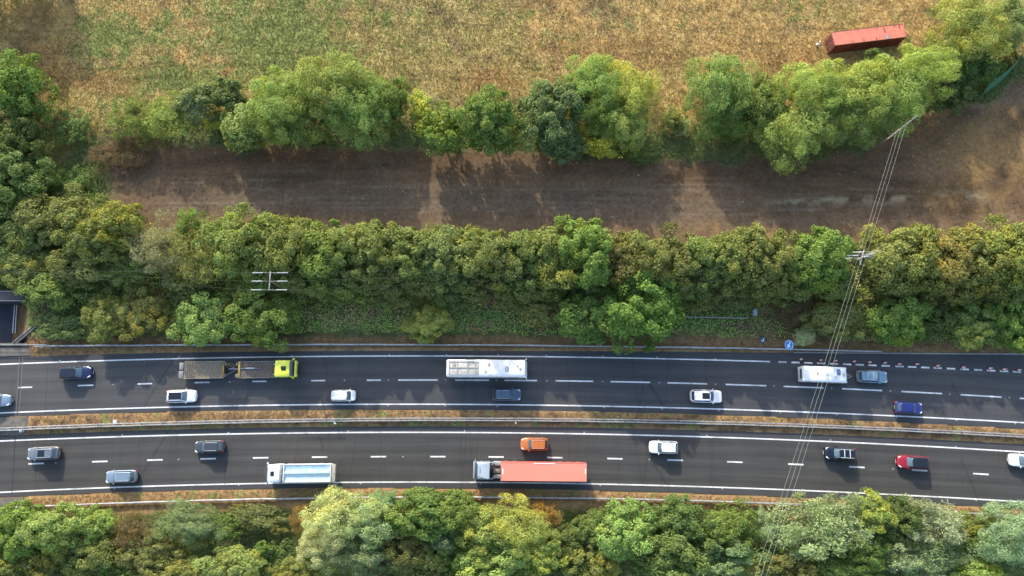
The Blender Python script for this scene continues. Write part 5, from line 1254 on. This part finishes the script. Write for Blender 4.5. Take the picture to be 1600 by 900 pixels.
studs([607, 696, 777, 943, 1033, 1121, 1216, 1303, 1395, 1487, 1577], C['ub'], -.22, 'small stud on the reservation side of the upper carriageway', 'studs along the upper carriageway inner line')
studs([200, 363, 547, 727, 911, 1100, 1290, 1481], C['ll'], .22, 'small stud on the reservation side of the lower carriageway', 'studs along the lower carriageway inner line')
studs([197, 385, 570, 752, 934, 1119, 1310, 1502], C['lb'], -.2, 'small stud beside the bottommost white line', 'studs along the bottommost line')
studs([103, 290, 633, 1010, 1381], C['lc'], 0, 'small white stud in the dashed lane line of the lower carriageway', 'studs in the lower lane line')
# ---------------------------------------------------------------- power poles and cables
def insul(root, a, c, r=.07, name='insulator'):
    a, c = Vector(a), Vector(c); n = 14; pts = [a.lerp(c, k / n) for k in range(n + 1)]; b = MB(); b.tube(pts, [r * (1.0 if k % 2 else .55) for k in range(n + 1)], 8); return b.build(name, M['porcelain'], root)
ZP = 10.0
p1 = G(421.5, 439, ZP); P1 = empty('power_pole', (p1.x, p1.y, 0), 0, 'wooden power pole with upright crossarm standing in the left of the hedge', 'power pole', 'wooden power poles')
b = MB(); b.tube([(0, 0, -.2), (0, 0, ZP + .1)], [.18, .13], 10); b.build('pole', M['wood'], P1)
b = MB(); b.box((0, 0, ZP), (.14, 2.65, .12), .02); b.build('crossarm', M['galv'], P1)
W1 = []
for y in (1.15, -.05, -1.28):
    for s in (-1, 1):
        b = MB(); b.tube([(0, y, ZP + .08), (s * 1.0, y, ZP + .08)], .03, 5); b.build('link', M['galv_dull'], P1)
        insul(P1, (s * 1.0, y, ZP + .08), (s * 2.5, y, ZP + .06), .095)
    W1.append(y)
p2 = G(1352, 400, ZP); P2 = empty('power_pole', (p2.x, p2.y, 0), 0, 'wooden power pole with steel arms in the gap of the hedge at right', 'power pole', 'wooden power poles')
b = MB(); b.tube([(0, 0, -.2), (0, 0, ZP + .1)], [.19, .14], 10); b.build('pole', mat('pale_pole', (.30, .25, .20), .8, scale=4), P2)
b = MB(); b.box((0, 0, ZP), (2.6, .13, .12), .02, rz=R(24)); b.box((0, 0, ZP - .9), (.13, 2.4, .12), .02, rz=R(-20)); b.build('crossarm', M['galv'], P2)
W2 = []
for k, (ox, oy) in enumerate(((-.2, .55), (-1.0, .08), (-1.9, -.32))):
    insul(P2, (ox, oy, ZP + .05), (ox - 1.5, oy - .03, ZP), .095); W2.append((ox - 1.5, oy - .03))
    insul(P2, (ox + 1.7, oy + .15, ZP + .05), (ox + 2.3, oy + .25, ZP + .3), .06)
    b = MB(); b.tube([(ox, oy, ZP + .05), (ox + 1.7, oy + .15, ZP + .05)], .03, 5); b.build('link', M['galv_dull'], P2)
b = MB(); b.box((.6, .1, ZP - .35), (.8, .5, .5), .06); b.build('switch_box', M['galv'], P2)
z3 = 10.5; e0, e1 = G(1400, 207, z3), G(1417, 194, z3); ext0, ext1 = G(1386, 218, z3), G(1433, 181, z3)
p3 = (e0 + e1) / 2; P3 = empty('power_pole', (p3.x, p3.y, 0), 0, 'power pole with long slanting arm at the top edge of the bare strip', 'power pole', 'wooden power poles')
b = MB(); b.tube([(0, 0, -.2), (0, 0, z3 + .1)], [.19, .14], 10); b.build('pole', M['wood'], P3)
b = MB(); b.tube([ext0 - p3 + Vector((0, 0, z3)) - Vector((0, 0, p3.z)) * 0 - Vector((0, 0, z3)) + Vector((0, 0, z3)), ext1 - p3 + Vector((0, 0, z3))], .045, 6)
b.build('crossarm', M['galv_dull'], P3)
for k in range(5):
    q = (G(1412 + k * 4.6, 197 - k * 3.7, z3) - p3); b = MB(); b.tube([(q.x, q.y, z3), (q.x, q.y, z3 + .22)], [.08, .05], 8); b.build('insulator', M['porcelain'], P3)
# three conductors running down over hedge and motorway, with sag
def cable(pts, rad, label, group, name='power_cable', m='wire'):
    b = MB(); P_ = [Vector(p) for p in pts]; o0 = P_[0].copy(); b.tube([p - o0 for p in P_], rad, 6); o = b.build(name, M[m], None); o.location = o0; tag(o, label, 'cable', group); return o
GW = 'three cables crossing the motorway'
for k, (xs_, lab) in enumerate([((1400.5, 207, 1382, 270, 1297, 540, 1215, 795, 1170, 930), 'left of the three thin cables crossing the motorway'), ((1407.5, 201, 1389, 270, 1303.5, 540, 1223, 795, 1179, 930), 'middle of the three thin cables crossing the motorway'),
                               ((1415.5, 195, 1396, 270, 1310.5, 540, 1231, 795, 1188, 930), 'right of the three thin cables crossing the motorway')]):
    xs2, ys2 = xs_[0::2], xs_[1::2]; c = np.polyfit(ys2, xs2, 2); pts = []
    for t in np.linspace(0, 1, 30):
        py = ys2[0] + (ys2[-1] - ys2[0]) * t; z = z3 + .2 - 2.6 * 4 * t * (1 - t) * .5 + .0; px = np.polyval(c, py) + (xs2[0] - np.polyval(c, ys2[0])) * (1 - t)
        pts.append(G(px, py, z))
    cable(pts, .012, lab, GW)
for k in range(3):
    a = Vector((p1.x + 2.5, p1.y + W1[k], ZP + .06)); c = Vector((p2.x + W2[k][0], p2.y + W2[k][1], ZP)); mid = lambda t: a.lerp(c, t) - Vector((0, 0, 3.6 * 4 * t * (1 - t) * .5))
    cable([mid(t) for t in np.linspace(0, 1, 30)], .006, ['upper', 'middle', 'lower'][k] + ' thin cable strung along the hedge between two poles', 'cables along the hedge', m='wire_dark')
    a = Vector((p1.x - 2.5, p1.y + W1[k], ZP + .06)); c = a + Vector((-50, 1.0 + k * 1.4 - 4.2 * 0, -.5))
    cable([a.lerp(c, t) - Vector((0, 0, 1.4 * 4 * t * (1 - t) * .5)) for t in np.linspace(0, 1, 20)], .008, ['upper', 'middle', 'lower'][k] + ' thin cable running left from the left pole', 'cables left of the pole', m='wire_dark')
